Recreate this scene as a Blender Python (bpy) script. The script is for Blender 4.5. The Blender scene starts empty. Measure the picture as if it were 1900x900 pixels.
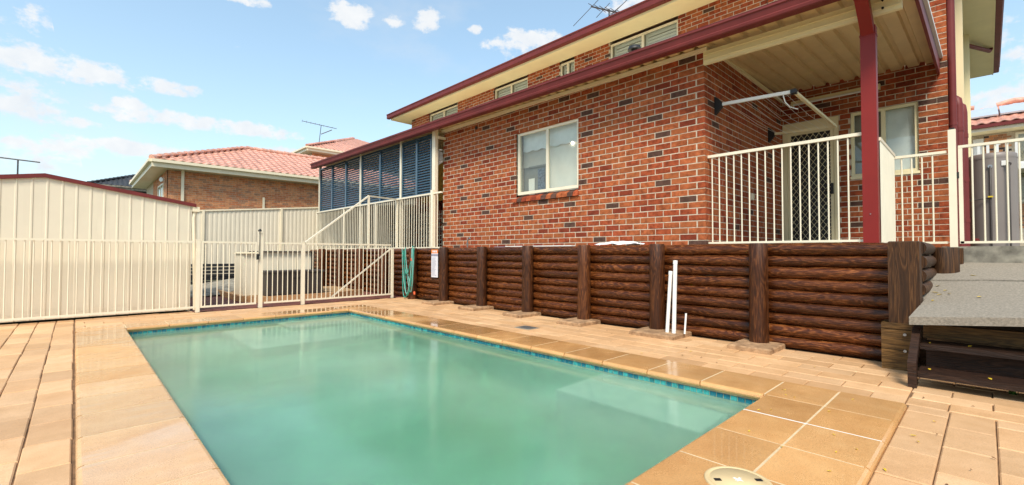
import bpy, math, random
from mathutils import Vector, Matrix
random.seed(7)
R = math.radians
sc = bpy.context.scene
col = sc.collection
H = 1.0                                             # eye height in metres

# ------------------------------------------------------------------ camera
cam_d = bpy.data.cameras.new('camera'); cam = bpy.data.objects.new('camera', cam_d); col.objects.link(cam)
cam_d.sensor_width = 36; cam_d.sensor_fit = 'HORIZONTAL'
cam_d.lens = 36 * 845.5886 / 1900
cam_d.clip_start = 0.05; cam_d.clip_end = 3000
YAW, PIT, ROL = 0.80617, 0.024177, 0.0020274
Fv = Vector((math.cos(YAW) * math.cos(PIT), math.sin(YAW) * math.cos(PIT), math.sin(PIT)))
R0 = Vector((math.sin(YAW), -math.cos(YAW), 0)); U0 = R0.cross(Fv)
Rv = R0 * math.cos(ROL) + U0 * math.sin(ROL); Uv = Rv.cross(Fv)
M = Matrix((Rv, Uv, -Fv)).transposed().to_4x4(); M.translation = (0, 0, H)
cam.matrix_world = M
sc.camera = cam

def near_key(p):                                    # apparent size of a piece at p (for choosing the largest in view)
    d = Vector(p) - Vector((0, 0, H)); z = d.dot(Fv)
    if z < 0.3: return -1
    x = 950 + 845.6 * d.dot(Rv) / z; y = 450 - 845.6 * d.dot(Uv) / z
    if x < -20 or x > 1920 or y < -20 or y > 920: return -1 / (1 + d.length)
    return 1 / d.length

# ------------------------------------------------------------------ light
SUN_EL, SUN_AZ = R(52), R(217)                      # azimuth of the sun measured from +X towards +Y
sdir = Vector((math.cos(SUN_EL) * math.cos(SUN_AZ), math.cos(SUN_EL) * math.sin(SUN_AZ), math.sin(SUN_EL)))
sun_d = bpy.data.lights.new('sun', 'SUN'); sun_d.energy = 2.4; sun_d.angle = R(18); sun_d.color = (1, .91, .78)
sun = bpy.data.objects.new('sun', sun_d); col.objects.link(sun)
sun.rotation_euler = sdir.to_track_quat('Z', 'Y').to_euler()
sc.view_settings.view_transform = 'Standard'; sc.view_settings.look = 'None'
sc.view_settings.exposure = 0.95; sc.view_settings.gamma = 1

class NT:
    def __init__(s, nt): s.nt = nt; s.n = nt.nodes; s.l = nt.links
    def new(s, t, **kw):
        n = s.n.new(t)
        for k, v in kw.items():
            if k.startswith('i_'):
                n.inputs[k[2:].replace('_', ' ')].default_value = v
            else: setattr(n, k, v)
        return n
    def link(s, a, b): s.l.new(a, b)
    def math(s, op, a, b=None, c=None, clamp=False):
        n = s.n.new('ShaderNodeMath'); n.operation = op; n.use_clamp = clamp
        for i, v in enumerate((a, b, c)):
            if v is None: continue
            if isinstance(v, (int, float)): n.inputs[i].default_value = v
            else: s.link(v, n.inputs[i])
        return n.outputs[0]
    def mix(s, fac, a, b, blend='MIX'):
        n = s.n.new('ShaderNodeMix'); n.data_type = 'RGBA'; n.blend_type = blend
        for sock, v in ((n.inputs[0], fac), (n.inputs[6], a), (n.inputs[7], b)):
            if isinstance(v, (int, float)): sock.default_value = v
            elif isinstance(v, tuple): sock.default_value = v if len(v) == 4 else (*v, 1)
            else: s.link(v, sock)
        return n.outputs[2]
    def ramp(s, f, stops):
        n = s.n.new('ShaderNodeValToRGB'); e = n.color_ramp.elements
        while len(e) < len(stops): e.new(.5)
        for q, (p, c) in zip(e, stops):
            q.position = p; q.color = c if isinstance(c, tuple) and len(c) == 4 else ((*c, 1) if isinstance(c, tuple) else (c, c, c, 1))
        s.link(f, n.inputs[0]); return n.outputs[0]
    def noise(s, vec, scale, detail=4, rough=.55, dist=0):
        n = s.n.new('ShaderNodeTexNoise'); n.inputs['Scale'].default_value = scale
        n.inputs['Detail'].default_value = detail; n.inputs['Roughness'].default_value = rough
        n.inputs['Distortion'].default_value = dist
        s.link(vec, n.inputs['Vector']); return n.outputs[0]
    def vscale(s, vec, sc_):
        n = s.n.new('ShaderNodeVectorMath'); n.operation = 'MULTIPLY'; n.inputs[1].default_value = sc_
        s.link(vec, n.inputs[0]); return n.outputs[0]

# sky: Nishita with soft cumulus bands mixed in by direction
w = bpy.data.worlds.new('World'); sc.world = w; w.use_nodes = True
t = NT(w.node_tree); t.n.clear()
sky = t.new('ShaderNodeTexSky', sky_type='NISHITA', sun_disc=False)
sky.sun_elevation = SUN_EL; sky.sun_rotation = R(90) - SUN_AZ
sky.air_density = 1.0; sky.dust_density = 0.6; sky.ozone_density = 1.3
tc = t.new('ShaderNodeTexCoord'); gen = tc.outputs['Generated']
sep = t.new('ShaderNodeSeparateXYZ'); t.link(gen, sep.inputs[0])
blobs = [(-.050,.957,.285,.075,.030),(.002,.959,.280,.068,.024),(-.055,.975,.213,.058,.020),(.107,.954,.281,.046,.016),
 (.057,.968,.243,.028,.014),(.124,.965,.228,.11,.018),(.236,.944,.228,.10,.017),(-.009,.979,.203,.055,.013),
 (.364,.818,.445,.044,.026),(.438,.780,.446,.026,.015),(.490,.744,.455,.036,.025),(.654,.628,.423,.09,.032),
 (.208,.876,.435,.055,.012),(.564,.697,.444,.016,.010),(.763,.444,.470,.07,.020),(-.032,.986,.163,.09,.018),
 (.974,-.014,.227,.06,.026),(.069,.982,.174,.13,.016),(.33,.93,.19,.14,.018),(.98,-.03,.17,.09,.03)]
acc = None
for (x, y, z, wu, wv) in blobs:
    d = Vector((x, y, z)).normalized(); u = Vector((d.y, -d.x, 0)).normalized(); v = u.cross(d)
    def dot(vec, k):
        n = t.new('ShaderNodeVectorMath', operation='DOT_PRODUCT'); n.inputs[1].default_value = tuple(vec * k)
        t.link(gen, n.inputs[0]); return n.outputs['Value']
    wu *= .9; wv *= .82
    du = dot(u, 1 / wu)
    dv = t.math('SUBTRACT', dot(v, 1 / wv), v.dot(d) / wv)
    m = t.math('SUBTRACT', 1, t.math('ADD', t.math('MULTIPLY', du, du), t.math('MULTIPLY', dv, dv)))
    m = t.math('MULTIPLY', m, t.math('GREATER_THAN', dot(d, 1), 0))
    acc = m if acc is None else t.math('SMOOTH_MAX', acc, m, .35)
n1 = t.math('ADD', t.math('MULTIPLY', t.noise(t.vscale(gen, (1, 1, 1.7)), 14, 7, .62), .55), t.math('MULTIPLY', t.noise(t.vscale(gen, (1, 1, 1.4)), 38, 6, .62), .45))
n2 = t.noise(t.vscale(gen, (1, 1, 2.2)), 3.2, 6, .58)
dens = t.math('ADD', t.math('MAXIMUM', acc, -1.2), t.math('MULTIPLY', t.math('SUBTRACT', n1, .5), 8.0))
cl = t.new('ShaderNodeMapRange', interpolation_type='SMOOTHSTEP'); t.link(dens, cl.inputs[0])
cl.inputs[1].default_value = -.15; cl.inputs[2].default_value = .95
thin = t.new('ShaderNodeMapRange', interpolation_type='SMOOTHSTEP'); t.link(n2, thin.inputs[0])
thin.inputs[1].default_value = .52; thin.inputs[2].default_value = .85; thin.inputs[4].default_value = .4
hz = t.math('POWER', t.math('SUBTRACT', 1, t.math('ABSOLUTE', sep.outputs[2]), clamp=True), 4.2)
skyc = t.mix(t.math('MULTIPLY', hz, .85), t.mix(.25, t.mix(1.0, sky.outputs[0], (2.0, 2.4, 2.2), 'MULTIPLY'), (5.4, 6.4, 7.4)), (6.6, 7.0, 7.2))
skyc = t.mix(thin.outputs[0], skyc, (6.8, 7.0, 7.2))
n3 = t.noise(gen, 26, 5, .6)
cloudc = t.mix(t.math('MULTIPLY_ADD', n3, 1.3, -.15, clamp=True), (6.2, 6.7, 7.3), (8.6, 8.5, 8.3))
full = t.mix(t.math('MULTIPLY', cl.outputs[0], .93), skyc, cloudc)
bg = t.new('ShaderNodeBackground'); bg.inputs[1].default_value = 0.064
t.link(full, bg.inputs[0])
ow = t.new('ShaderNodeOutputWorld'); t.link(bg.outputs[0], ow.inputs[0])

# ------------------------------------------------------------------ materials
MATS = {}
def mat(name, c, rough=.6, var=.12, nscale=6, bump=0., bscale=60, metal=0., spec=.5, c2=None, stretch=(1, 1, 1), tone=.0, roughvar=0., coat=0.):
    m = bpy.data.materials.new(name); m.use_nodes = True; t = NT(m.node_tree); b = t.n['Principled BSDF']
    tc = t.new('ShaderNodeTexCoord'); oi = t.new('ShaderNodeObjectInfo')
    off = t.new('ShaderNodeVectorMath', operation='MULTIPLY_ADD'); off.inputs[1].default_value = (0, 0, 0)
    v = t.vscale(tc.outputs['Object'], stretch)
    add = t.new('ShaderNodeVectorMath', operation='ADD'); t.link(v, add.inputs[0])
    rv = t.new('ShaderNodeCombineXYZ'); s_ = t.math('MULTIPLY', oi.outputs['Random'], 37.)
    for i in range(3): t.link(s_, rv.inputs[i])
    t.link(rv.outputs[0], add.inputs[1]); v = add.outputs[0]
    n = t.noise(v, nscale, 6, .6)
    dark = tuple(k * (1 - var * 1.6) for k in c); lite = tuple(min(1, k * (1 + var * 1.2)) for k in (c2 or c))
    cc = t.ramp(n, [(.3, dark), (.72, lite)])
    if tone:
        hs = t.new('ShaderNodeHueSaturation'); t.link(cc, hs.inputs['Color'])
        t.link(t.math('MULTIPLY_ADD', oi.outputs['Random'], 2 * tone, 1 - tone), hs.inputs['Value']); cc = hs.outputs[0]
    t.link(cc, b.inputs['Base Color'])
    b.inputs['Roughness'].default_value = rough; b.inputs['Metallic'].default_value = metal
    b.inputs['Specular IOR Level'].default_value = spec
    b.inputs['Coat Weight'].default_value = coat
    if roughvar:
        n2 = t.noise(v, nscale * .6, 4, .6)
        t.link(t.math('MULTIPLY_ADD', n2, roughvar * 2, rough - roughvar, clamp=True), b.inputs['Roughness'])
    if bump:
        bn = t.noise(v, bscale, 5, .65); bp = t.new('ShaderNodeBump'); bp.inputs['Strength'].default_value = bump
        bp.inputs['Distance'].default_value = .01; t.link(bn, bp.inputs['Height']); t.link(bp.outputs[0], b.inputs['Normal'])
    MATS[name] = m; return m

BR = [mat('brick_red', (.29, .055, .020), .9, .26, 14, .8, 90, c2=(.36, .078, .029), tone=.1, spec=.25),
      mat('brick_orange', (.36, .090, .031), .9, .26, 14, .8, 90, c2=(.42, .118, .042), tone=.1, spec=.25),
      mat('brick_tan', (.37, .108, .038), .9, .2, 14, .7, 90, tone=.1, spec=.25),
      mat('brick_dark', (.10, .050, .036), .9, .25, 14, .7, 90, tone=.1, spec=.25),
      mat('brick_maroon', (.235, .043, .019), .9, .22, 14, .7, 90, tone=.1, spec=.25)]
mortar = mat('mortar', (.60, .51, .39), .95, .15, 20, .6, 120)
cream = mat('cream_paint', (.84, .74, .54), .38, .03, 3, .02, 40)
cream_w = mat('cream_powder_coat', (.80, .73, .57), .32, .03, 5)
dirt_clad = None
cream_clad = mat('cream_cladding', (.74, .665, .52), .45, .04, 1.2, roughvar=.08)
soffit_m = mat('soffit_paint', (.84, .74, .46), .6, .04, 2)
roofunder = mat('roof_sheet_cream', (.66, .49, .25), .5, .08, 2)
red_m = mat('burgundy_metal', (.16, .026, .024), .5, .12, 3, spec=.3)
redpost = mat('red_paint', (.22, .014, .010), .45, .06, 3, spec=.35)
black = mat('black_plastic', (.012, .012, .012), .5)
darkgrey = mat('dark_grey_plastic', (.045, .036, .033), .5, .1, 8)
greysheet = mat('charcoal_steel', (.02, .022, .026), .4)
blue_m = mat('blue_louvre', (.05, .10, .15), .2, .06, 2, coat=.3)
white_pl = mat('white_plastic', (.80, .80, .77), .4, .03, 4)
conc = mat('concrete', (.22, .20, .165), .9, .3, 7, .8, 160, c2=(.28, .26, .21))
agg = mat('exposed_aggregate', (.25, .22, .175), .85, .18, 70, .6, 150, c2=(.29, .255, .205))
soil = mat('soil', (.19, .105, .05), .95, .3, 10, .6, 40)
lawn = mat('far_ground', (.09, .10, .05), .95, .3, 2, .4, 30)
mulch = mat('bark_mulch', (.40, .25, .12), .95, .5, 60, 1., 110)
redpav = mat('red_paving', (.20, .065, .045), .7, .25, 9, .4, 60, tone=.25)
edge_t = mat('timber_edging', (.50, .28, .13), .7, .2, 12, .3, 50)
terr_o = mat('terracotta_tile', (.68, .36, .265), .36, .2, 8, .2, 60, tone=.16)
terr_d = mat('slate_tile', (.05, .053, .06), .55, .15, 8, .2, 60)
tank_m = mat('tank_grey', (.21, .18, .165), .45, .05, 2)
metal = mat('galvanised', (.35, .36, .37), .35, .1, 6, metal=.8)
steel_d = mat('antenna_metal', (.10, .10, .10), .45, metal=.6)
hose_m = mat('green_hose', (.03, .26, .20), .35, .08, 8)
orange_m = mat('orange_plastic', (.75, .12, .04), .4)
paper = mat('sign_face', (.72, .72, .78), .35, .03, 4)
ink = mat('sign_ink', (.30, .30, .38), .5)
sign_or = mat('sign_orange', (.80, .25, .06), .4)
leaf_y = mat('yellow_leaf', (.65, .45, .03), .55, .2, 30)
leaf_b = mat('brown_leaf', (.18, .08, .03), .6, .2, 30)
green_l = mat('green_leaf', (.06, .15, .02), .5, .25, 20)
tyel = mat('yellow_blind', (.70, .45, .09), .5, .2, 20, stretch=(1, 1, 6))
curtain = mat('blind_and_reflection', (.92, .92, .90), .8, .05, 8)
sheer = mat('sheer_blind', (.92, .86, .77), .85, .05, 4)
sheer_d = mat('shaded_sheer', (.62, .57, .50), .85, .06, 4)  # darker copy of the sheer, with shade put into its colour
cur_blue = mat('blue_curtain', (.20, .22, .27), .85, .4, 30)
curtain_d = mat('interior_shade', (.30, .28, .25), .8, .08, 8)
room_m = mat('interior_wall', (.42, .40, .36), .9, .04, 2)
lid_m = mat('skimmer_lid', (.66, .50, .27), .5, .1, 5, .1, 80)
mosaic = [mat('mosaic_teal', (.02, .25, .28), .12, .3, 40), mat('mosaic_aqua', (.05, .38, .38), .12, .3, 40), mat('mosaic_deep', (.01, .17, .24), .12, .3, 40)]
nbrick = [mat('pale_brick', (.68, .30, .135), .85, .2, 12, .4, 80), mat('pale_brick_red', (.57, .21, .09), .85, .2, 12, .4, 80), mat('pale_brick_brown', (.45, .22, .12), .85, .2, 12, .4, 80)]
solar = mat('solar_glass', (.55, .58, .62), .12, .05, 2)
towel_m = mat('white_cloth', (.75, .77, .80), .8, .08, 10)
grout = mat('grout', (.60, .47, .29), .8, .1, 20)

m_ = cream_clad; t = NT(m_.node_tree); b = t.n['Principled BSDF']; src_ = b.inputs['Base Color'].links[0].from_socket
g_ = t.new('ShaderNodeNewGeometry').outputs['Position']; sp = t.new('ShaderNodeSeparateXYZ'); t.link(g_, sp.inputs[0])
zf = t.ramp(sp.outputs[2], [(.02, 1.), (.22, 0.)]); nz = t.ramp(t.noise(t.vscale(g_, (9, 9, 14)), 1., 6, .7), [(.45, 0.), (.7, 1.)])
st_ = t.ramp(t.noise(t.vscale(g_, (16, 16, .5)), 1., 4, .6), [(.58, 0.), (.78, .35)])
t.link(t.mix(t.math('MAXIMUM', t.math('MULTIPLY', t.math('MULTIPLY', zf, nz), .6), t.math('MULTIPLY', st_, .45)), src_, (.33, .24, .13)), b.inputs['Base Color'])
def wood(name, c1, c2, stretch, rough=.33, freq=15, axis=1):
    m = bpy.data.materials.new(name); m.use_nodes = True; t = NT(m.node_tree); b = t.n['Principled BSDF']
    tc = t.new('ShaderNodeTexCoord'); oi = t.new('ShaderNodeObjectInfo')
    rv = t.new('ShaderNodeCombineXYZ'); s_ = t.math('MULTIPLY', oi.outputs['Random'], 53.)
    for i in range(3): t.link(s_, rv.inputs[i])
    add = t.new('ShaderNodeVectorMath', operation='ADD'); t.link(t.vscale(tc.outputs['Object'], stretch), add.inputs[0]); t.link(rv.outputs[0], add.inputs[1])
    v = add.outputs[0]
    n = t.noise(v, 1.0, 3, .5, .8)
    rings = t.math('SINE', t.math('MULTIPLY', n, freq * 4.2))
    fine = t.noise(t.vscale(v, (6, 6, 6)), 1.5, 5, .7)
    f = t.math('ADD', t.math('MULTIPLY_ADD', rings, .17, .40), t.math('MULTIPLY', t.math('SUBTRACT', fine, .5), .9), clamp=True)
    blot = t.noise(t.vscale(v, (.6, .6, .6)), .9, 3, .6)
    cc = t.ramp(f, [(.12, tuple(k * .35 for k in c1)), (.45, c1), (.95, c2)])
    cc = t.mix(t.math('MULTIPLY_ADD', blot, 2.2, -.62, clamp=True), t.mix(.6, cc, tuple(k * .3 for k in c1)), cc)
    hs = t.new('ShaderNodeHueSaturation'); t.link(cc, hs.inputs['Color'])
    t.link(t.math('MULTIPLY_ADD', oi.outputs['Random'], .6, .7), hs.inputs['Value'])
    t.link(hs.outputs[0], b.inputs['Base Color'])
    t.link(t.math('MULTIPLY_ADD', fine, .4, rough - .2), b.inputs['Roughness'])
    bp = t.new('ShaderNodeBump'); bp.inputs['Strength'].default_value = .5; bp.inputs['Distance'].default_value = .006
    t.link(f, bp.inputs['Height']); t.link(bp.outputs[0], b.inputs['Normal'])
    b.inputs['Specular IOR Level'].default_value = .3
    MATS[name] = m; return m
log_m = wood('stained_log', (.10, .027, .007), (.52, .185, .048), (11, 1.5, 11), .27)
post_m = wood('stained_post', (.085, .025, .007), (.35, .125, .032), (9, 9, 1.2), .42)
old_m = wood('weathered_post', (.065, .026, .008), (.24, .11, .036), (10, 10, .9), .6, 18)
plank_m = wood('green_stained_plank', (.14, .070, .018), (.36, .19, .06), (10, 1.2, 14), .6)
step_m = wood('dark_step_timber', (.040, .017, .009), (.11, .050, .026), (12, 1.2, 12), .55)

def paving(name, base, lite, dark, rough, wet, speck=260, streak=False, bstr=.28):
    m = bpy.data.materials.new(name); m.use_nodes = True; t = NT(m.node_tree); b = t.n['Principled BSDF']
    g = t.new('ShaderNodeNewGeometry').outputs['Position']; oi = t.new('ShaderNodeObjectInfo')
    big = t.noise(g, 1.1, 5, .6); med = t.noise(g, 7, 5, .65); fine = t.noise(g, speck, 3, .7)
    c = t.ramp(big, [(.3, base), (.7, lite)])
    c = t.mix(t.ramp(med, [(.35, 0.), (.75, .55)]), c, dark)
    c = t.mix(.5, c, t.ramp(fine, [(.32, .35), (.5, .9), (.7, 1.25)]), 'MULTIPLY')
    if streak:
        st = t.noise(t.vscale(g, (2.2, 22, 1)), 1.0, 5, .6, .4)
        lay = t.noise(g, 1.6, 2)
        k = t.math('MULTIPLY', t.ramp(st, [(.45, 0.), (.62, 1.)]), t.ramp(lay, [(.48, 0.), (.6, .5)]))
        c = t.mix(k, c, (.55, .40, .27))
    stn = t.ramp(t.noise(g, 2.3, 7, .72), [(.52, 0.), (.72, 1.)])
    c = t.mix(t.math('MULTIPLY', stn, .13), c, tuple(k * .45 for k in dark))
    grit = t.ramp(t.noise(g, 70, 2, .5), [(.70, 0.), (.74, 1.)])
    c = t.mix(t.math('MULTIPLY', grit, .35), c, tuple(k * .4 for k in dark))
    hs = t.new('ShaderNodeHueSaturation'); t.link(c, hs.inputs['Color'])
    t.link(t.math('MULTIPLY_ADD', oi.outputs['Random'], .22, .89), hs.inputs['Value'])
    t.link(hs.outputs[0], b.inputs['Base Color'])
    wetm = t.ramp(t.noise(g, .9, 4, .6), [(.38, 0.), (.62, 1.)])
    r = t.math('MULTIPLY_ADD', wetm, wet - rough, rough)
    if wet < .2:
        t.link(t.math('MULTIPLY', wetm, .8), b.inputs['Coat Weight']); b.inputs['Coat Roughness'].default_value = .03; b.inputs['Coat IOR'].default_value = 1.33
    t.link(t.math('MULTIPLY_ADD', fine, .16, t.math('SUBTRACT', r, .08), clamp=True), b.inputs['Roughness'])
    bp = t.new('ShaderNodeBump'); bp.inputs['Strength'].default_value = bstr; bp.inputs['Distance'].default_value = .002
    t.link(t.math('ADD', fine, t.math('MULTIPLY', med, .8)), bp.inputs['Height']); t.link(bp.outputs[0], b.inputs['Normal'])
    MATS[name] = m; return m
paver_m = [paving('sand_paver_a', (.63, .37, .185), (.70, .44, .235), (.49, .275, .115), .72, .42),
           paving('sand_paver_b', (.59, .34, .165), (.67, .41, .21), (.45, .245, .10), .72, .42),
           paving('sand_paver_c', (.66, .40, .21), (.72, .47, .26), (.51, .295, .135), .72, .42)]
cope_m = [paving('coping_tile_a', (.64, .35, .135), (.70, .41, .18), (.55, .265, .09), .38, .08, 190, False, .1),
          paving('coping_tile_b', (.60, .315, .115), (.66, .375, .155), (.50, .235, .078), .38, .08, 190, False, .1),
          paving('coping_tile_c', (.64, .37, .165), (.70, .44, .23), (.55, .29, .11), .38, .08, 190, True, .1)]  # near-left tiles: lime streaks plus wet sky sheen put into the colour

def glass(name, tint=(.9, .93, .92), rough=.01, refl=1.0):
    m = bpy.data.materials.new(name); m.use_nodes = True; t = NT(m.node_tree); t.n.remove(t.n['Principled BSDF'])
    tr = t.new('ShaderNodeBsdfTransparent'); tr.inputs[0].default_value = (*tint, 1)
    gl = t.new('ShaderNodeBsdfGlossy'); gl.inputs['Roughness'].default_value = rough
    fr = t.new('ShaderNodeFresnel'); fr.inputs[0].default_value = 1.55
    mx = t.new('ShaderNodeMixShader'); ge = t.new('ShaderNodeNewGeometry'); t.link(t.math('MULTIPLY', t.math('MULTIPLY', fr.outputs[0], 1.5 * refl, clamp=True), t.math('SUBTRACT', 1, ge.outputs['Backfacing'])), mx.inputs[0]); t.link(tr.outputs[0], mx.inputs[1]); t.link(gl.outputs[0], mx.inputs[2])
    t.link(mx.outputs[0], t.n['Material Output'].inputs[0]); return m
glass_m = glass('window_glass')
def emit(name, c, s):
    m = bpy.data.materials.new(name); m.use_nodes = True; b = m.node_tree.nodes['Principled BSDF']
    b.inputs['Base Color'].default_value = (*c, 1); b.inputs['Emission Color'].default_value = (*c, 1); b.inputs['Emission Strength'].default_value = s; return m
lamp_on = emit('lit_lamp', (1, .93, .8), 6)

# ------------------------------------------------------------------ mesh helpers
class MB:
    def __init__(s): s.v = []; s.f = []; s.mi = []; s.sm = []
    def add(s, vs, fs, mi=0, smooth=False):
        o = len(s.v); s.v += [tuple(p) for p in vs]
        for f in fs: s.f.append(tuple(o + i for i in f)); s.mi.append(mi); s.sm.append(smooth)
        return s
    def box(s, x0, x1, y0, y1, z0, z1, mi=0):
        return s.add([(x, y, z) for z in (z0, z1) for y in (y0, y1) for x in (x0, x1)],
                     [(0, 2, 3, 1), (4, 5, 7, 6), (0, 1, 5, 4), (2, 6, 7, 3), (0, 4, 6, 2), (1, 3, 7, 5)], mi)
    def chamf(s, x0, x1, y0, y1, z0, z1, c, ax, sgn, mi=0):
        """box whose face on axis ax, side sgn has a small chamfer (12 + 4 faces)"""
        lo = [x0, y0, z0]; hi = [x1, y1, z1]
        a, b_ = [i for i in range(3) if i != ax]
        f = hi[ax] if sgn > 0 else lo[ax]; k = lo[ax] if sgn > 0 else hi[ax]; m_ = f - sgn * c
        def P(u, v, w_):
            p = [0, 0, 0]; p[ax] = w_; p[a] = u; p[b_] = v; return tuple(p)
        ring = lambda w_, e: [P(lo[a] + e, lo[b_] + e, w_), P(hi[a] - e, lo[b_] + e, w_), P(hi[a] - e, hi[b_] - e, w_), P(lo[a] + e, hi[b_] - e, w_)]
        vs = ring(k, 0) + ring(m_, 0) + ring(f, c)
        fs = [(0, 3, 2, 1)] + [(i, (i + 1) % 4, 4 + (i + 1) % 4, 4 + i) for i in range(4)] + [(4 + i, 4 + (i + 1) % 4, 8 + (i + 1) % 4, 8 + i) for i in range(4)] + [(8, 9, 10, 11)]
        flip = (sgn < 0) != (ax == 1)
        if flip: fs = [tuple(reversed(q)) for q in fs]
        return s.add(vs, fs, mi)
    def obox(s, c, ax, ay, az, mi=0):
        c = Vector(c); ax, ay, az = Vector(ax), Vector(ay), Vector(az)
        return s.add([c + ax * i + ay * j + az * k for k in (-1, 1) for j in (-1, 1) for i in (-1, 1)],
                     [(0, 2, 3, 1), (4, 5, 7, 6), (0, 1, 5, 4), (2, 6, 7, 3), (0, 4, 6, 2), (1, 3, 7, 5)], mi)
    def bar(s, p, q, wd, dp, up=(0, 0, 1), mi=0):
        p, q = Vector(p), Vector(q); d = (q - p); u = Vector(up); sdv = d.cross(u)
        if sdv.length < 1e-6: sdv = d.cross(Vector((1, 0, 0)))
        sdv.normalize(); u = sdv.cross(d).normalized()
        return s.obox((p + q) / 2, d / 2, sdv * wd / 2, u * dp / 2, mi)
    def tube(s, pts, r, n=8, mi=0, caps=True, radii=None):
        pts = [Vector(p) for p in pts]; rings = []; prev = None
        for i, p in enumerate(pts):
            d = (pts[min(i + 1, len(pts) - 1)] - pts[max(i - 1, 0)]).normalized()
            if prev is None:
                a = d.orthogonal().normalized()
            else: a = (prev - d * prev.dot(d)).normalized()
            prev = a; b = d.cross(a); rr = radii[i] if radii else r
            rings.append([p + (a * math.cos(2 * math.pi * k / n) + b * math.sin(2 * math.pi * k / n)) * rr for k in range(n)])
        vs = [p for rg in rings for p in rg]; fs = []
        for i in range(len(pts) - 1):
            for k in range(n): fs.append((i * n + k, i * n + (k + 1) % n, (i + 1) * n + (k + 1) % n, (i + 1) * n + k))
        s.add(vs, fs, mi, True)
        if caps:
            o = (len(pts) - 1) * n
            s.add(rings[0], [tuple(reversed(range(n)))], mi); s.add(rings[-1], [tuple(range(n))], mi)
        return s
    def ext(s, prof, p0, p1, mi=0, closed=True, caps=True, smooth=False):
        """extrude a 3-D profile (list of points) from offset p0 to offset p1"""
        n = len(prof); p0, p1 = Vector(p0), Vector(p1)
        vs = [Vector(q) + p0 for q in prof] + [Vector(q) + p1 for q in prof]
        fs = [(i, (i + 1) % n, n + (i + 1) % n, n + i) for i in range(n if closed else n - 1)]
        s.add(vs, fs, mi, smooth)
        if closed and caps: s.add(vs[:n], [tuple(reversed(range(n)))], mi); s.add(vs[n:], [tuple(range(n))], mi)
        return s
    def mesh(s, name, mats):
        me = bpy.data.meshes.new(name); me.from_pydata(s.v, [], s.f)
        for m in (mats if isinstance(mats, (list, tuple)) else [mats]): me.materials.append(m)
        me.polygons.foreach_set('material_index', s.mi); me.polygons.foreach_set('use_smooth', s.sm); me.update(); return me
    def build(s, name, mats, parent=None, recalc=True):
        me = s.mesh(name, mats)
        if recalc:
            import bmesh
            bm = bmesh.new(); bm.from_mesh(me); bmesh.ops.recalc_face_normals(bm, faces=bm.faces); bm.to_mesh(me); bm.free()
        return put(name, me, parent)
def put(name, me, parent=None, loc=None):
    o = bpy.data.objects.new(name, me); col.objects.link(o)
    if loc is not None: o.location = loc
    if parent is not None: attach(o, parent)
    return o
def world_loc(o):
    return Vector(o.get('wl', (0, 0, 0)))
def attach(o, p):
    o.parent = p; o.matrix_parent_inverse = Matrix.Translation(-world_loc(p))
def thing(name, label, cat, loc=(0, 0, 0), group=None):
    o = bpy.data.objects.new(name, None); col.objects.link(o); o.location = loc; o.empty_display_size = .1
    WL[o.name] = Vector(loc); o['label'] = label; o['category'] = cat
    if group: o['group'] = group
    return o
WL = {}
def world_loc(o): return WL.get(o.name, Vector((0, 0, 0))) if o.type == 'EMPTY' else Vector((0, 0, 0))
def tag(o, label, cat, group=None):
    o['label'] = label; o['category'] = cat
    if group: o['group'] = group
    return o
def kind(o, k): o['kind'] = k; return o
def part(name, m, parent): return lambda mb: mb.build(name, m, parent)

# ------------------------------------------------------------------ ground, pool shell, water
PX0, PX1, PY0, PY1 = .47, 3.53, 1.08, 7.83          # inside faces of the pool
CX0, CX1, CY0, CY1 = .02, 3.98, .38, 8.27           # outside of the coping
g = MB(); S = 700
for (a, b, c, d) in ((-S, S, -S, CY0 + .1), (-S, S, CY1 - .1, S), (-S, CX0 + .1, CY0 + .1, CY1 - .1), (CX1 - .1, S, CY0 + .1, CY1 - .1)):
    g.add([(a, c, -.05), (b, c, -.05), (b, d, -.05), (a, d, -.05)], [(0, 1, 2, 3)])
kind(g.build('ground', lawn, recalc=False), 'structure')
g = MB()
for (a, b, c, d) in ((-4, 9, -3, CY0 + .02), (-4, 9, CY1 - .02, 9.32), (-4, CX0 + .02, CY0 + .02, CY1 - .02), (CX1 - .02, 9, CY0 + .02, CY1 - .02)):
    g.box(a, b, c, d, -.045, -.012)
g.box(-4, 1.485, 9.3205, 9.46, -.045, -.012)
paving_o = kind(g.build('paving', soil), 'structure')

pavers = []                                          # (x0,x1,y0,y1)
def lay(xa, xb, ya, yb, lx, ly, ox, oy, along):
    if along == 'y':
        i = 0; x = xa
        while x < xb - .02:
            y = ya - ((i % 2) * ly / 2 + oy) % ly
            while y < yb - .02:
                a, b = max(y, ya), min(y + ly, yb)
                if b - a > .04: pavers.append((x, min(x + lx, xb), a, b))
                y += ly
            x += lx; i += 1
    else:
        i = 0; y = ya
        while y < yb - .02:
            x = xa - ((i % 2) * lx / 2 + ox) % lx
            while x < xb - .02:
                a, b = max(x, xa), min(x + lx, xb)
                if b - a > .04: pavers.append((a, b, y, min(y + ly, yb)))
                x += lx
            y += ly; i += 1
lay(CX1 + .045, 5.44, .40, 9.22, .2, .4, 0, .21, 'y')          # strip between pool and log wall
lay(4.045, 5.02, -2.4, .40, .2, .4, 0, .21, 'y')
lay(.8, 4.04, -1.42, .38, .4, .2, .12, 0, 'x')                 # in front of the pool
lay(-2.58, .01, -.6, 9.44, .185, .4, 0, .16, 'y')              # left of the pool
lay(.02, 1.48, 9.2, 9.44, .4, .2, 0, 0, 'x')
lay(.02, 4.03, CY1, 9.2, .4, .2, .1, 0, 'x')                   # behind the pool
pavers = [p for p in pavers if not (p[3] < .8 and p[1] < 1.0 and False)]
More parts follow.
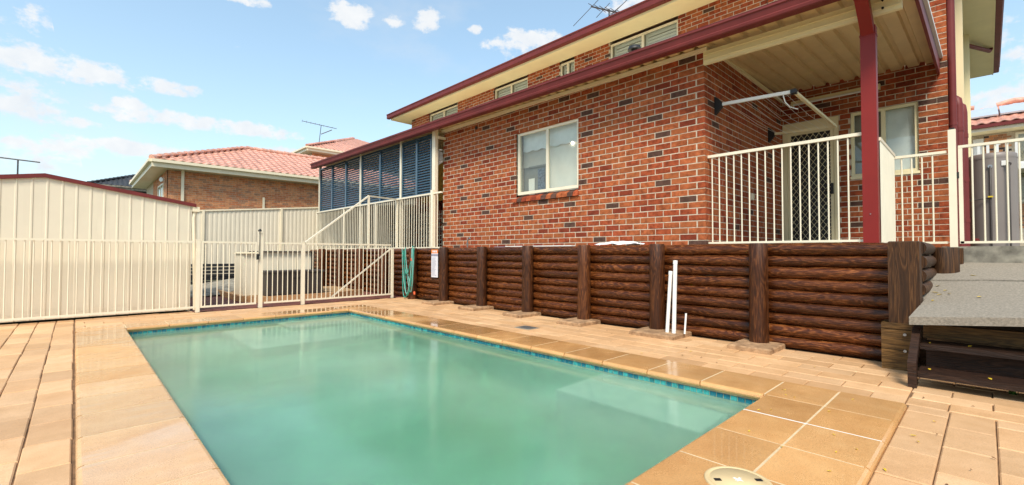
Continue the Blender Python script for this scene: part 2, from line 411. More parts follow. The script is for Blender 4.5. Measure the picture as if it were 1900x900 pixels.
def sunk(x, y):  # gentle settling so that courses are not perfectly straight
    return 0.002 * math.sin(x * 5.1 + y * 2.3) + .0015 * math.sin(y * 7.7 - x * 3.1)
rest = MB(); order = sorted(pavers, key=lambda p: -near_key(((p[0] + p[1]) / 2, (p[2] + p[3]) / 2, 0)))
for i, (a, b, c, d) in enumerate(order):
    mi = random.choice((0, 0, 1, 2)); gp = .002 + random.random() * .002; jx = sunk(a, c); dz = random.uniform(-.003, .003)
    a, b, c, d = a + gp + jx, b - gp + jx, c + gp, d - gp
    if i < 290:
        MB().chamf(a, b, c, d, -.04, dz, .006, 2, 1).build('paver', paver_m[mi], paving_o, False)
    else: rest.chamf(a, b, c, d, -.04, dz, .006, 2, 1, mi)
kind(rest.build('pavers', paver_m, paving_o, False), 'stuff')
dn = MB().box(4.3, 4.52, 4.17, 4.45, -.005, .004)
dr = thing('drain_grate', 'grey square drain grate set in the sand pavers beside the pool coping', 'drain', (4.41, 4.31, 0))
dn.build('frame', conc, dr)
d_ = MB()
for k in range(6): MB().box(4.325 + k * .032, 4.342 + k * .032, 4.2, 4.42, .004, .009).build('bar', metal, dr)

pool = thing('swimming_pool', 'rectangular in-ground pool with tan tile coping, teal waterline tiles and murky green water', 'pool', (2, 4.4, 0))
shell = MB()
shell_c = mat('pool_render', (.60, .63, .54), .8, .08, 2)
BZ = [(-1.05, PY1), (-1.05, 5.2), (-1.75, 3.2), (-1.9, PY0)]
def basin():
    mb = MB()
    e = .015
    fl = [(PX0 - e, y, z) for z, y in BZ] + [(PX1 + e, y, z) for z, y in BZ]
    n = len(BZ)
    mb.add(fl, [(i, i + 1, n + i + 1, n + i) for i in range(n - 1)])
    for x in (PX0 - e, PX1 + e):
        vs = [(x, y, -.045) for z, y in BZ] + [(x, y, z) for z, y in BZ]
        mb.add(vs, [(i, i + 1, n + i + 1, n + i) for i in range(n - 1)])
    for y, z in ((PY1 + e, -1.05), (PY0 - e, -1.9)):
        mb.add([(PX0 - e, y, -.045), (PX1 + e, y, -.045), (PX1 + e, y, z), (PX0 - e, y, z)], [(0, 1, 2, 3)])
    return mb
basin().build('basin', shell_c, pool, False)
ph = mat('pool_step_render', (.86, .86, .76), .8, .06, 3)
MB().box(2.35, PX1, 7.15, PY1, -1.04, -.30).build('step', ph, pool)
MB().box(1.6, PX1, 6.2, PY1, -1.045, -.55).build('step', ph, pool)
MB().box(3.05, PX1, 1.35, 2.62, -1.75, -.42).build('bench', ph, pool)
# waterline mosaics: one row of small tiles proud of the wall
mz0, mz1 = -.098, -.047
def mosaics(fix, lo, hi, axis, inward):
    k = lo
    tiles = []
    while k < hi - .03:
        tiles.append((k + .002, min(k + .049, hi))); k += .051
    base = MB(); e = .012
    if axis == 'x':
        base.box(min(fix, fix - inward * .013), max(fix, fix - inward * .013), lo, hi, -.16, -.046)
    else: base.box(lo, hi, min(fix, fix - inward * .013), max(fix, fix - inward * .013), -.16, -.046)
    base.build('tile_bedding', grout, pool)
    for (a, b) in tiles:
        m = random.choice(mosaic); q = fix + inward * (.004 + random.random() * .0015)
        x0, x1 = sorted((fix - inward * .002, q))
        mb = MB()
        if axis == 'x': mb.chamf(x0, x1, a, b, mz0, mz1, .002, 0, inward)
        else: mb.chamf(a, b, x0, x1, mz0, mz1, .002, 1, inward)
        mb.build('mosaic_tile', m, pool, False)
mosaics(PX1, PY0, PY1, 'x', -1)
mosaics(PY1, PX0, PX1, 'y', -1)
# coping tiles with a bullnose on the pool edge
def coping(x0, x1, y0, y1, noses):
    gp = .0032; z1 = .0172 + random.uniform(-.0007, .0007); z0 = -.03
    X0, X1, Y0, Y1 = x0 + gp, x1 - gp, y0 + gp, y1 - gp
    if 'w' in noses: X0 = x0
    if 'e' in noses: X1 = x1
    if 's' in noses: Y0 = y0
    if 'n' in noses: Y1 = y1
    # stacked rings: bottom, mid (full), shoulder, top; rounded only on the nosed sides
    def ring(e, z): 
        return [(X0 + (e if 'w' in noses else min(e, .003)), Y0 + (e if 's' in noses else min(e, .003)), z), (X1 - (e if 'e' in noses else min(e, .003)), Y0 + (e if 's' in noses else min(e, .003)), z),
                (X1 - (e if 'e' in noses else min(e, .003)), Y1 - (e if 'n' in noses else min(e, .003)), z), (X0 + (e if 'w' in noses else min(e, .003)), Y1 - (e if 'n' in noses else min(e, .003)), z)]
    h = z1 - z0; prof = [(.014, z0), (.004, z0 + h * .2), (0, z0 + h * .45), (.003, z0 + h * .7), (.010, z0 + h * .9), (.022, z1)]
    vs = [p for e, z in prof for p in ring(e, z)]; fs = []
    for i in range(len(prof) - 1):
        for k in range(4): fs.append((i * 4 + k, i * 4 + (k + 1) % 4, i * 4 + 4 + (k + 1) % 4, i * 4 + 4 + k))
    n = len(prof) * 4; fs.append((n - 4, n - 3, n - 2, n - 1)); fs.append((3, 2, 1, 0))
    MB().add(vs, fs).build('coping_tile', (cope_m[2] if x1 < .6 and y0 < 4.7 else random.choice(cope_m[:2])), pool, False)
LIP = .035
ys = [CY0 + .36, 1.10] + [1.55 + .4515 * k for k in range(14)] + [PY1 - LIP]
y_edges = [1.10] + [1.55 + .4515 * k for k in range(14)] ; y_edges = [y for y in y_edges if y < PY1 - .2] + [PY1 - LIP]
for a, b in zip(y_edges, y_edges[1:]):
    coping(PX1 - LIP, CX1, a, b, 'w'); coping(CX0, PX0 + LIP, a - .0, b, 'ew')
xs = [CX0, PX0 + LIP] + [PX0 + LIP + .4515 * k for k in range(1, 7)]
xs = [x for x in xs if x < PX1 - LIP - .2] + [PX1 - LIP, CX1]
for i, (a, b) in enumerate(zip(xs, xs[1:])):
    coping(a, b, PY1 - LIP, CY1, 's' if 0 < i < len(xs) - 2 else '')
nx = [CX0 + .0, .40, .85, 1.30, 1.75, 2.20, 2.65, 3.08, 3.51, CX1]
for i, (a, b) in enumerate(zip(nx, nx[1:])):
    coping(a, b, .745, 1.10, 'n' if 0 < i < len(nx) - 2 else '')
    coping(a, b, CY0, .745, 's')
gb = MB()                                             # grout bed under the coping
for (a, b, c, d) in ((CX0 + .03, PX0, CY0 + .03, CY1 - .03), (PX1, CX1 - .03, CY0 + .03, CY1 - .03), (PX0, PX1, CY0 + .03, PY0), (PX0, PX1, PY1, CY1 - .03)):
    gb.box(a, b, c, d, -.044, .0155)
gb.build('grout_bed', grout, pool)
MB().box(3.0735, 3.0865, CY0 + .02, 1.085, .0135, .0168).build('white_grout', white_pl, pool)

wm = bpy.data.materials.new('murky_water'); wm.use_nodes = True; t = NT(wm.node_tree); t.n.remove(t.n['Principled BSDF'])
tr = t.new('ShaderNodeBsdfRefraction', i_IOR=1.33, i_Roughness=.27); df = t.new('ShaderNodeBsdfDiffuse'); gl = t.new('ShaderNodeBsdfGlossy')
tr.inputs[0].default_value = (.95, .99, .97, 1); df.inputs[0].default_value = (.32, .62, .48, 1); gl.inputs['Roughness'].default_value = .12
gp_ = t.new('ShaderNodeNewGeometry').outputs['Position']
murk = t.noise(gp_, .7, 4, .55)
mx1 = t.new('ShaderNodeMixShader'); t.link(t.math('MULTIPLY_ADD', murk, .55, .08), mx1.inputs[0]); t.link(tr.outputs[0], mx1.inputs[1]); t.link(df.outputs[0], mx1.inputs[2])
fr = t.new('ShaderNodeFresnel'); fr.inputs[0].default_value = 1.33
mx2 = t.new('ShaderNodeMixShader'); t.link(fr.outputs[0], mx2.inputs[0]); t.link(mx1.outputs[0], mx2.inputs[1]); t.link(gl.outputs[0], mx2.inputs[2])
bpn = t.new('ShaderNodeBump'); bpn.inputs['Strength'].default_value = .05; bpn.inputs['Distance'].default_value = .02
t.link(t.noise(t.vscale(gp_, (1, 1, 1)), 9, 3), bpn.inputs['Height']); t.link(bpn.outputs[0], gl.inputs['Normal'])
ab = t.new('ShaderNodeVolumeAbsorption'); ab.inputs[0].default_value = (.20, .82, .55, 1); ab.inputs[1].default_value = .62
t.link(mx2.outputs[0], t.n['Material Output'].inputs[0]); t.link(ab.outputs[0], t.n['Material Output'].inputs[1])
wb = MB()
e = .008; wz = -.078; n = len(BZ)
top = [(PX0 - e, y, wz) for z, y in BZ] + [(PX1 + e, y, wz) for z, y in BZ]; bot = [(x, y, z - .03) for (x, y, _), (z, _2) in zip(top, BZ + BZ)]
wb.add(top + bot, [(i, n + i, n + i + 1, i + 1) for i in range(n - 1)] + [(2 * n + i, 2 * n + i + 1, 3 * n + i + 1, 3 * n + i) for i in range(n - 1)] +
       [(i, i + 1, 2 * n + i + 1, 2 * n + i) for i in range(n - 1)] + [(n + i + 1, n + i, 3 * n + i, 3 * n + i + 1) for i in range(n - 1)] +
       [(0, 2 * n, 3 * n, n), (n - 1, 2 * n - 1, 4 * n - 1, 3 * n - 1)])
kind(wb.build('water', wm), 'structure')

LX, LY = 2.08, .758
lid = thing('skimmer_lid', 'round cream plastic skimmer lid with two slots set in the pool coping', 'lid', (LX, LY, .018))
lb = MB()
prof = [(.136, .014), (.136, .022), (.132, .026), (.119, .026), (.117, .0235), (.113, .0235), (.111, .027), (.0, .0285)]
vs = []; ns = 40
for r_, z in prof[:-1]: vs += [(LX + r_ * math.cos(2 * math.pi * k / ns), LY + r_ * math.sin(2 * math.pi * k / ns), z) for k in range(ns)]
vs.append((LX, LY, prof[-1][1])); fs = []
for i in range(len(prof) - 2):
    for k in range(ns): fs.append((i * ns + k, i * ns + (k + 1) % ns, (i + 1) * ns + (k + 1) % ns, (i + 1) * ns + k))
o_ = (len(prof) - 2) * ns
for k in range(ns): fs.append((o_ + k, o_ + (k + 1) % ns, len(vs) - 1))
lb.add(vs, fs, 0, True); lb.build('cover', lid_m, lid, False)
mb = MB(); mb.add([(LX + (.020 + .012 * math.sin(k * 2.4)) * math.cos(k * .42), LY + (.015 + .010 * math.cos(k * 1.7)) * math.sin(k * .42), .0292) for k in range(15)], [tuple(range(15))]); mb.build('worn_mark', white_pl, lid, False)
for sx in (-1, 1):
    c = Vector((LX, LY, .0283)) + Vector((.062, -.062, 0)) * sx
    MB().obox(c, (.010, -.010, 0), (.007, .007, 0), (0, 0, .0012)).build('slot', black, lid)

# ------------------------------------------------------------------ log retaining wall
rw = thing('retaining_wall', 'log retaining wall of dark stained timber rounds between round posts', 'retaining wall', (5.45, 5, 0))
PY = [1.73, 2.93, 4.09, 5.24, 6.41, 7.6, 8.77, 10.08, 11.34, 12.58, 13.9]
def rlog(y0, y1, x, z, r, m=log_m, axis='y'):
    n = 7; pts = []; rad = []
    for i in range(n):
        f = i / (n - 1); a = y0 + (y1 - y0) * f
        j = random.uniform(-.004, .004); k = random.uniform(-.003, .003)
        pts.append((x + j, a, z + k) if axis == 'y' else (a, x + j, z + k)); rad.append(r * random.uniform(.95, 1.05))
    return MB().tube(pts, r, 14, radii=rad)
NL, PIT_ = 9, .1235
edges = [.62] + PY + [15.1]
for bi, (a, b) in enumerate(zip(edges, edges[1:])):
    for k in range(NL):
        dy = random.uniform(-.012, .012) if bi else 0
        rlog(a - .02, b + .02 if bi < len(edges) - 2 else b, 5.53 + random.uniform(-.006, .006), .062 + k * PIT_, .0645 * random.uniform(.97, 1.03)).build('log', log_m, rw)
for k, y in enumerate(PY):
    mb = MB(); z1 = 1.125 + random.uniform(-.01, .01); x = 5.385
    mb.tube([(x - .006, y, -.03), (x, y, .3), (x + .002, y, .8), (x, y, z1 - .01), (x, y, z1)], .095, 16, radii=[.099, .096, .094, .093, .086])
    mb.build('post', post_m, rw)
for y in PY[:6]:
    w_ = random.uniform(.20, .24); 
    if y == 2.93: w_ = .29
    c = y - (.12 if y == 2.93 else .02)
    MB().chamf(4.99, 5.47, c - w_, c + w_, -.02, .05, .012, 2, 1).build('footing', mat('footing_concrete_%d' % int(y * 10), (.34, .18, .085), .9, .3, 12, .9, 120, c2=(.42, .26, .14)), rw)
mb = MB(); mb.chamf(5.19, 5.40, .40, .61, .40, 1.115, .01, 2, 1); o = mb.build('corner_post', old_m, rw); o['label'] = 'weathered grey square corner post'
for k in range(5):
    rlog(5.41, 6.58, .43, 1.055 - k * .124, .062, axis='x').build('return_log', old_m, rw)
MB().tube([(6.62, .31, .45), (6.62, .31, .75), (6.62, .31, 1.06), (6.62, .31, 1.075)], .115, 18, radii=[.118, .115, .112, .104]).build('return_post', old_m, rw)
MB().tube([(7.1, .27, .7), (7.1, .27, 1.07)], .09, 16).build('return_post', old_m, rw)
for z0, z1 in ((.0, .17), (.176, .345), (.35, .40)):
    MB().box(5.16, 5.40, .445, .66, z0, z1).build('base_sleeper', plank_m, rw)

g = MB(); g.box(5.55, 9.15, .62, 15.1, 0, 1.085); g.build('terrace', conc)['kind'] = 'structure'
# bare soil lip on top behind the logs
# ------------------------------------------------------------------ ramp, upper slab, wooden steps
def sloped_slab(pts, name):
    mb = MB(); n = len(pts); top = [(x, y, z) for x, y, z in pts]; bot = [(x, y, z - .062) for x, y, z in pts]
    mb.add(top + bot, [tuple(range(n)), tuple(reversed(range(n, 2 * n)))] + [(i, (i + 1) % n, n + (i + 1) % n, n + i) for i in range(n)])
    return mb.build(name, agg)
def zs(x, y):
    f = min(1, max(0, (x - 4.81) / 2.39)); return .50 + .09 * max(0, .455 - y) * (1 - f) + .40 * f
sp_ = lambda pts, dz=0: [(x, y, zs(x, y) + dz) for x, y in pts]
kind(sloped_slab(sp_([(4.81, .44), (4.81, -.3), (4.81, -1.3), (6.0, -1.3), (6.15, -.4), (6.20, .0), (6.18, .42), (5.42, .42), (5.40, .385)]), 'concrete_path'), 'structure')
kind(sloped_slab(sp_([(6.195, .42), (6.215, .0), (6.165, -.4), (6.015, -1.3), (7.195, -1.3), (7.195, .42)], .012), 'concrete_path'), 'structure')
g = MB(); g.box(7.2, 14, -3, .36, 0, 1.09); g.box(9.16, 14, .36, .5, 0, 1.085); kind(g.build('upper_slab', conc), 'structure')
g = MB(); g.box(5.16, 7.19, -1.28, .36, 0, .41); kind(g.build('fill', soil), 'structure')

st = thing('wooden_steps', 'dark timber steps with two open treads below the concrete slab', 'steps', (4.7, .1, 0))
mb = MB(); pr = [(4.545, .43, 0), (4.62, .43, 0), (4.63, .43, .17), (5.05, .43, .41), (4.93, .43, .41), (4.54, .43, .19)]
mb.ext(pr, (0, 0, 0), (0, -.05, 0)); mb.build('stringer', step_m, st)
mb = MB(); mb.ext(pr, (0, -1.55, 0), (0, -1.60, 0)); mb.build('stringer', step_m, st)
MB().box(4.60, 4.88, -1.12, .378, .075, .115).build('tread', step_m, st)
MB().box(4.83, 5.10, -1.12, .378, .255, .295).build('tread', step_m, st)
MB().box(5.10, 5.145, -1.12, .378, .31, .42).build('riser_board', plank_m, st)
MB().box(5.06, 5.075, -1.12, .36, -.01, .25).build('back_board', step_m, st)
for z in (.31, .17): MB().tube([(5.155, .50, z), (5.143, .50, z)], .012, 8).build('bolt', metal, rw)
tf = thing('grass_tuft', 'small tuft of green grass growing in the paver joint below the wooden steps', 'grass', (4.86, -.11, 0))
for k in range(16):
    a_ = random.uniform(0, 6.28); l = random.uniform(.08, .15); bx, by = 4.86 + random.uniform(-.02, .02), -.11 + random.uniform(-.02, .02)
    q = Vector((math.cos(a_), math.sin(a_), 0)); p = Vector((bx, by, 0)); s_ = q.cross(Vector((0, 0, 1))) * .004
    m1 = p + q * l * .35 + Vector((0, 0, l * .7)); m2 = p + q * l * .8 + Vector((0, 0, l * .85))
    MB().add([p - s_, p + s_, m1 + s_ * .8, m1 - s_ * .8, m2], [(0, 1, 2, 3), (3, 2, 4)]).build('blade', green_l, tf, False)

# ------------------------------------------------------------------ the brick house
house = thing('brick_house', 'two-storey red brick house with burgundy gutters above the log wall', 'house', (8, 6, 0))
XF, XB, YS, YE = 5.96, 9.2, 2.55, .36                # front wall, back wall of patio, side wall, house end
ZB, CH = 1.10, .086
ALLB = []                                            # (wall, box, axis, sign, material, centre)
def pick():
    r_ = random.random()
    return 3 if r_ < .13 else (4 if r_ < .20 else (0 if r_ < .50 else (1 if r_ < .82 else 2)))
DARKS = []
def pick_at(u, z):
    k = pick()
    if k == 3:
        for (du, dz_) in DARKS[-60:]:
            if abs(du - u) < .55 and abs(dz_ - z) < .2: return 1
        DARKS.append((u, z))
    return k
def lay_wall(wall, axis, fix, sgn, lo, hi, z0, z1, start_fn, holes=(), depth=.085, step=1):
    """stretcher bond; start_fn(row)->coordinate where the first brick of a row begins (moving by step)"""
    r = int(round((z0 - ZB) / CH)); z = ZB + r * CH
    while z < z1 - .02:
        s = start_fn(r); 
        while (s < hi - .02) if step > 0 else (s > lo + .02):
            L = .23
            if isinstance(s, tuple): s, L = s
            a, b = (s, s + L) if step > 0 else (s - L, s)
            a2, b2 = max(a, lo), min(b, hi); segs = [(a2, b2)]
            for (h0, h1, hz0, hz1) in holes:
                if z + .076 > hz0 + .015 and z < hz1 - .015:
                    ns_ = []
                    for (p, q) in segs:
                        if q <= h0 or p >= h1: ns_.append((p, q)); continue
                        if p < h0: ns_.append((p, h0))
                        if q > h1: ns_.append((h1, q))
                    segs = ns_
            for (p, q) in segs:
                if q - p < .03: continue
                f0, f1 = sorted((fix, fix - sgn * depth)); zt = min(z + .076, z1)
                j = random.uniform(-.0015, .0015)
                bx = (f0 + j, f1 + j, p, q, z, zt) if axis == 0 else (p, q, f0 + j, f1 + j, z, zt)
                ALLB.append((wall, bx, axis, sgn, pick_at(s if not isinstance(s, tuple) else s[0], z), ((bx[0] + bx[1]) / 2, (bx[2] + bx[3]) / 2, z)))
            s = s + (L + .01) if step > 0 else s - (L + .01)
        r += 1; z += CH
RB = .0035                                            # joints raked back this far
W1 = (4.64, 6.10, 2.09, 3.26)
mb = MB()
T = .20
for (a, b, c, d) in ((YS, W1[0], 1.0, 3.75), (W1[1], 8.46, 1.0, 3.80), (W1[0], W1[1], 1.0, 1.95), (W1[0], W1[1], W1[3], 3.77)):
    mb.box(XF + RB, XF + T, a + (RB if a == YS else 0), b, c, d)
fw = mb.build('front_wall', mortar, house)
lay_wall(fw, 0, XF, -1, YS, 8.46, ZB, 3.70, lambda r: YS if r % 2 == 0 else YS + .12, [(W1[0], W1[1], 1.96, W1[3])], .10)
mb = MB(); mb.box(XF + T, XB, YS + RB, YS + T, 1.0, 3.95)
sw = mb.build('patio_side_wall', mortar, house)
lay_wall(sw, 1, YS, -1, XF, XB, ZB, 3.92, lambda r: XF + .11 if r % 2 == 0 else XF, (), .10)
DO = (1.69, 2.53, 1.1, 3.33); W2 = (.69, 1.53, 2.27, 3.33)
mb = MB()
for (a, b, c, d) in ((YE + RB, W2[0], 1.0, 6.13), (W2[1], DO[0], 1.0, 6.13), (DO[1], 2.75, 1.0, 6.13), (W2[0], W2[1], 1.0, W2[2]), (W2[0], W2[1], W2[3], 6.13), (DO[0], DO[1], DO[3], 6.13)):
    mb.box(XB + RB, XB + T, a, b, c, d)
bw = mb.build('patio_back_wall', mortar, house)
lay_wall(bw, 0, XB, -1, YE, 2.75, ZB, 6.10, lambda r: YE if r % 2 == 0 else YE + .12, [W2, (DO[0], DO[1], 1.0, DO[3])], .10)
UW = [(4.49, 6.21), (7.28, 7.78), (8.96, 10.39), (12.25, 13.93)]
mb = MB(); y = 2.76
for (a, b) in UW + [(15.14, 15.14)]:
    mb.box(XB + RB, XB + T, y, a, 4.2, 6.13); 
    if b > a: mb.box(XB + RB, XB + T, a, b, 4.2, 4.8)
    y = b
uw = mb.build('upper_wall', mortar, house)
lay_wall(uw, 0, XB, -1, 2.76, 15.14, 4.37, 6.08, lambda r: 2.76 - (.12 if r % 2 else 0), [(a, b, 4.8, 6.02) for a, b in UW], .06)
mb = MB(); mb.box(XB + T, 18.4, YE + RB, YE + .2, 1.0, 6.13); ew = mb.build('end_wall', mortar, house)
lay_wall(ew, 1, YE, -1, XB, 11.0, ZB, 6.10, lambda r: XB + .11 if r % 2 == 0 else XB, (), .118)
mb = MB(); mb.box(XB + T, 18.4, 14.95, 15.13, 1.0, 6.13); mb.box(18.2, 18.39, YE + .2, 14.95, 1.0, 6.13); mb.build('rear_wall', BR[0], house)
ALLB.sort(key=lambda q: -near_key(q[5]))
cnt = 0; restw = {}
for (wall, bx, ax, sg, mi, c) in ALLB:
    if cnt < 295 and near_key(c) > 0:
        MB().chamf(*bx, .004, ax, sg).build('brick', BR[mi], wall, False); cnt += 1
    else: restw.setdefault(wall.name, (wall, MB()))[1].chamf(*bx, .004, ax, sg, mi)
for wn, (wall, m_) in restw.items(): kind(m_.build('brickwork', BR, wall, False), 'stuff')

# window in the front wall
def window(x, y0, y1, z0, z1, splits, fr_=.05, m=cream_w, dep=.05, inset=.035, parent=house):
    """frame facing -X; splits = positions of mullions; returns the frame part"""
    f = MB(); xi = x + inset
    f.box(xi, xi + dep, y0 + .002, y1 - .002, z1 - fr_, z1 - .002); f.box(xi, xi + dep, y0 + .002, y1 - .002, z0 + .002, z0 + fr_)
    f.box(xi, xi + dep, y0 + .002, y0 + fr_, z0 + fr_, z1 - fr_); f.box(xi, xi + dep, y1 - fr_, y1 - .002, z0 + fr_, z1 - fr_)
    fo = f.build('window', m, parent)
    for s in splits: MB().box(xi + .004, xi + dep - .004, s - .028, s + .028, z0 + fr_, z1 - fr_).build('mullion', m, fo)
    ed = [y0 + fr_] + list(splits) + [y1 - fr_]
    for a, b in zip(ed, ed[1:]):
        a2 = a + (.028 if a in splits else 0); b2 = b - (.028 if b in splits else 0)
        MB().box(xi + .024, xi + .029, a2, b2, z0 + fr_, z1 - fr_).build('pane', glass_m, fo)
    return fo
win = window(XF, W1[0], W1[1], W1[2], W1[3], [5.36], .055)
# sash stile of the sliding leaf, sheer closed to brighten the window, pale sheet painting a reflection, room behind
ANT = [((8.76, 8.05), (7.70, 8.43)), ((7.90, 7.99), (7.35, 8.16)), ((7.95, 7.69), (6.92, 7.96)), ((7.61, 7.76), (6.74, 8.04))]
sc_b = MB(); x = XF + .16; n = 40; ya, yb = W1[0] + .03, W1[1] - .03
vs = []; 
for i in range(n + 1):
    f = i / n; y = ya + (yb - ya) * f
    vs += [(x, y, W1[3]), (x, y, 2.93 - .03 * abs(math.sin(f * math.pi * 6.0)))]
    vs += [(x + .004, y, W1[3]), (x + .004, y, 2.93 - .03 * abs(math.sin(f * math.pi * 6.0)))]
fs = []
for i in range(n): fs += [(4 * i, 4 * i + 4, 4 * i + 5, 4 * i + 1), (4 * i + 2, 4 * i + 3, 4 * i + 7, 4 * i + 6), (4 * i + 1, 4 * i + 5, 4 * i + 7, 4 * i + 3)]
sc_b.add(vs, fs); sc_b.build('sky_reflection', curtain, win)  # wavy-edged pale sheet in place of reflected sky above a roof
MB().box(XF + .19, XF + .194, W1[0] + .01, 5.50, W1[2], W1[3] - .01).build('sheer_blind', sheer, win)
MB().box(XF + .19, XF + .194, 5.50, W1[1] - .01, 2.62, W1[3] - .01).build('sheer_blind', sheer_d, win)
MB().box(XF + .198, XF + .2, 5.45, W1[1] - .01, W1[2], 2.66).build('interior_shade', curtain_d, win)
MB().box(XF + .185, XF + .189, 5.55, 5.72, W1[2], 2.56).build('patterned_curtain', cur_blue, win)
MB().box(XF + .180, XF + .184, 5.50, 5.95, 2.60, 2.63).build('interior_rail', curtain_d, win)
MB().box(XF + .182, XF + .186, 5.80, 5.95, W1[2], 2.40).build('interior_cupboard', sheer, win)
MB().tube([(XF + .175, 4.90, 2.90), (XF + .165, 4.90, 2.90)], .02, 16).build('downlight', lamp_on, win)
nsb = 13; sy = (6.18 - 4.62) / nsb
for k in range(nsb):
    a, b = 4.62 + k * sy + .005, 4.62 + (k + 1) * sy - .005
    mb = MB(); pr = [(XF - .035, a, 1.955), (XF - .02, a, 2.02), (XF + .09, a, 2.085), (XF + .09, a, 1.965)]
    mb.ext(pr, (0, 0, 0), (0, b - a, 0)); mb.build('sill_brick', BR[random.choice((0, 0, 0, 4, 3, 1)) if k not in (11,) else 3], win)
MB().tube([(XF - .02, 7.28, 3.60), (XF + .02, 7.28, 3.60)], .035, 10).build('wall_vent', black, house)
# trim under the eave and lower roof
rz = lambda x, y: 3.725 + .0105 * (y - 2.57) + .05 * (x - XF)
YR0, YR1 = .47, 15.1
tb = MB()
def sl(x0, x1, ya, yb, dz0, dz1):                    # box following the slight fall of the eave
    vs = [(x, y, rz(XF, y) + d) for d in (dz0, dz1) for y in (ya, yb) for x in (x0, x1)]
    return vs, [(0, 2, 3, 1), (4, 5, 7, 6), (0, 1, 5, 4), (2, 6, 7, 3), (0, 4, 6, 2), (1, 3, 7, 5)]
tb.add(*sl(XF - .045, XF + .03, YS - .05, 8.47, -.06, -.012)); tb.build('eave_trim', cream, house)
rs = MB(); y = YR0; prof = []
while y < YR1:
    prof += [(y, 0), (y + .125, 0), (y + .14, .042), (y + .185, .042)]; y += .2
prof = [(p, d) for p, d in prof if p <= YR1]
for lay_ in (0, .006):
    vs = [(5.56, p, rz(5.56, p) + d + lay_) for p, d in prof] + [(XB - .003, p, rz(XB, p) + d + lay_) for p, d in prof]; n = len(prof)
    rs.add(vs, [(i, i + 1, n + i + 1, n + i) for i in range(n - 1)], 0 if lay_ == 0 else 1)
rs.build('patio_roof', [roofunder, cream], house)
def gutter_prof(x, y): 
    z = rz(XF, y) - .128
    return [(x + .115, y, z), (x + .01, y, z), (x, y, z + .012), (x - .006, y, z + .04), (x + .004, y, z + .055), (x - .010, y, z + .115), (x - .022, y, z + .125), (x - .020, y, z + .148), (x - .004, y, z + .15), (x + .004, y, z + .14), (x + .012, y, z + .03), (x + .105, y, z + .014), (x + .105, y, z + .15), (x + .115, y, z + .15)]
def sweep2(p, q, m, name, parent=house):
    n = len(p); mb = MB(); mb.add(p + q, [(i, (i + 1) % n, n + (i + 1) % n, n + i) for i in range(n)] + [tuple(range(n)), tuple(reversed(range(n, 2 * n)))]); return mb.build(name, m, parent)
sweep2(gutter_prof(5.46, YR0 - .03), gutter_prof(5.46, YR1), red_m, 'gutter')
fl = MB()
fl.add(*sl(5.45, 5.60, YR0 + .0, YR1, .028, .036)); fl.build('roof_flashing', red_m, house)
bg_ = MB(); bg_.add([(5.47, .44, rz(5.5, .45) - .11), (XB - .01, .44, rz(XB, .45) - .20), (XB - .01, .44, rz(XB, .45) + .03), (5.47, .44, rz(5.5, .45) + .05), (5.47, .47, rz(5.5, .45) - .11), (XB - .01, .47, rz(XB, .45) - .20), (XB - .01, .47, rz(XB, .45) + .03), (5.47, .47, rz(5.5, .45) + .05)],
   [(0, 1, 2, 3), (7, 6, 5, 4), (0, 4, 5, 1), (3, 2, 6, 7), (0, 3, 7, 4), (1, 5, 6, 2)]); bg_.build('barge_board', red_m, house)
bf = MB(); bf.bar((5.47, .435, rz(5.5, .45) + .045), (XB - .01, .435, rz(XB, .45) + .055), .06, .035); bf.build('barge_capping', white_pl, house)
be = MB(); vs = [(x, y, z + (.0105 * (y - 2.5))) for z in (3.49, 3.665) for y in (.55, YS - .0) for x in (5.93, 5.98)]
be.add(vs, [(0, 2, 3, 1), (4, 5, 7, 6), (0, 1, 5, 4), (2, 6, 7, 3), (0, 4, 6, 2), (1, 3, 7, 5)]); beam = be.build('patio_beam', roofunder if False else soffit_m, house)
for z in (3.53, 3.605): MB().bar((5.925, .57, z - .012), (5.925, YS - .01, z + .008), .012, .008).build('groove_bead', soffit_m, beam)
for z in (3.52, 3.60): MB().tube([(5.93, .70, z), (5.915, .70, z)], .012, 8).build('bolt', black, beam)
MB().box(XF + .02, XB, YS - .035, YS + .0, 3.74, 3.79).build('roof_ledger', soffit_m, house)
po = MB(); po.box(5.98, 6.085, .77, .90, 1.10, 3.40); post = po.build('patio_post', redpost, house)
MB().bar((6.03, .835, 3.33), (5.62, .835, 3.62), .11, .10).build('post_offset', redpost, post)
MB().box(5.56, 5.67, .78, .89, 3.55, 3.73).build('post_outlet', redpost, post)
MB().box(5.975, 6.09, .765, .905, 3.30, 3.32).build('post_joint', redpost, post)
MB().tube([(5.982, .835, 1.42), (5.972, .835, 1.42)], .006, 8).build('screw', metal, post)
# patio floor is the terrace; upper eaves
UZ = 6.08
mb = MB(); mb.box(8.62, XB, -.18, 15.62, UZ, UZ + .02); mb.box(XB, 18.6, -.18, .355, UZ, UZ + .02); mb.box(XB + .0, 18.6, 15.15, 15.62, UZ, UZ + .02); mb.build('soffit', soffit_m, house)
mb = MB(); mb.box(8.60, 8.62, -.20, 15.64, UZ - .02, UZ + .20); mb.box(8.62, 18.6, -.20, -.18, UZ - .02, UZ + .2); mb.box(8.62, 18.6, 15.62, 15.64, UZ - .02, UZ + .2); mb.build('fascia', soffit_m, house)
def gp2(x, y, dx, dy):
    pts = [(0, .03), (-.10, .03), (-.115, .05), (-.112, .16), (-.13, .175), (-.128, .20), (-.11, .20), (0, .20)]
    return [(x + dx * u, y + dy * u, UZ + z_) for u, z_ in pts]
sweep2(gp2(8.6, -.32, 1, 0), gp2(8.6, 15.76, 1, 0), red_m, 'gutter')
sweep2(gp2(8.6, -.2, 0, 1), gp2(18.62, -.2, 0, 1), red_m, 'gutter')
rf = MB()
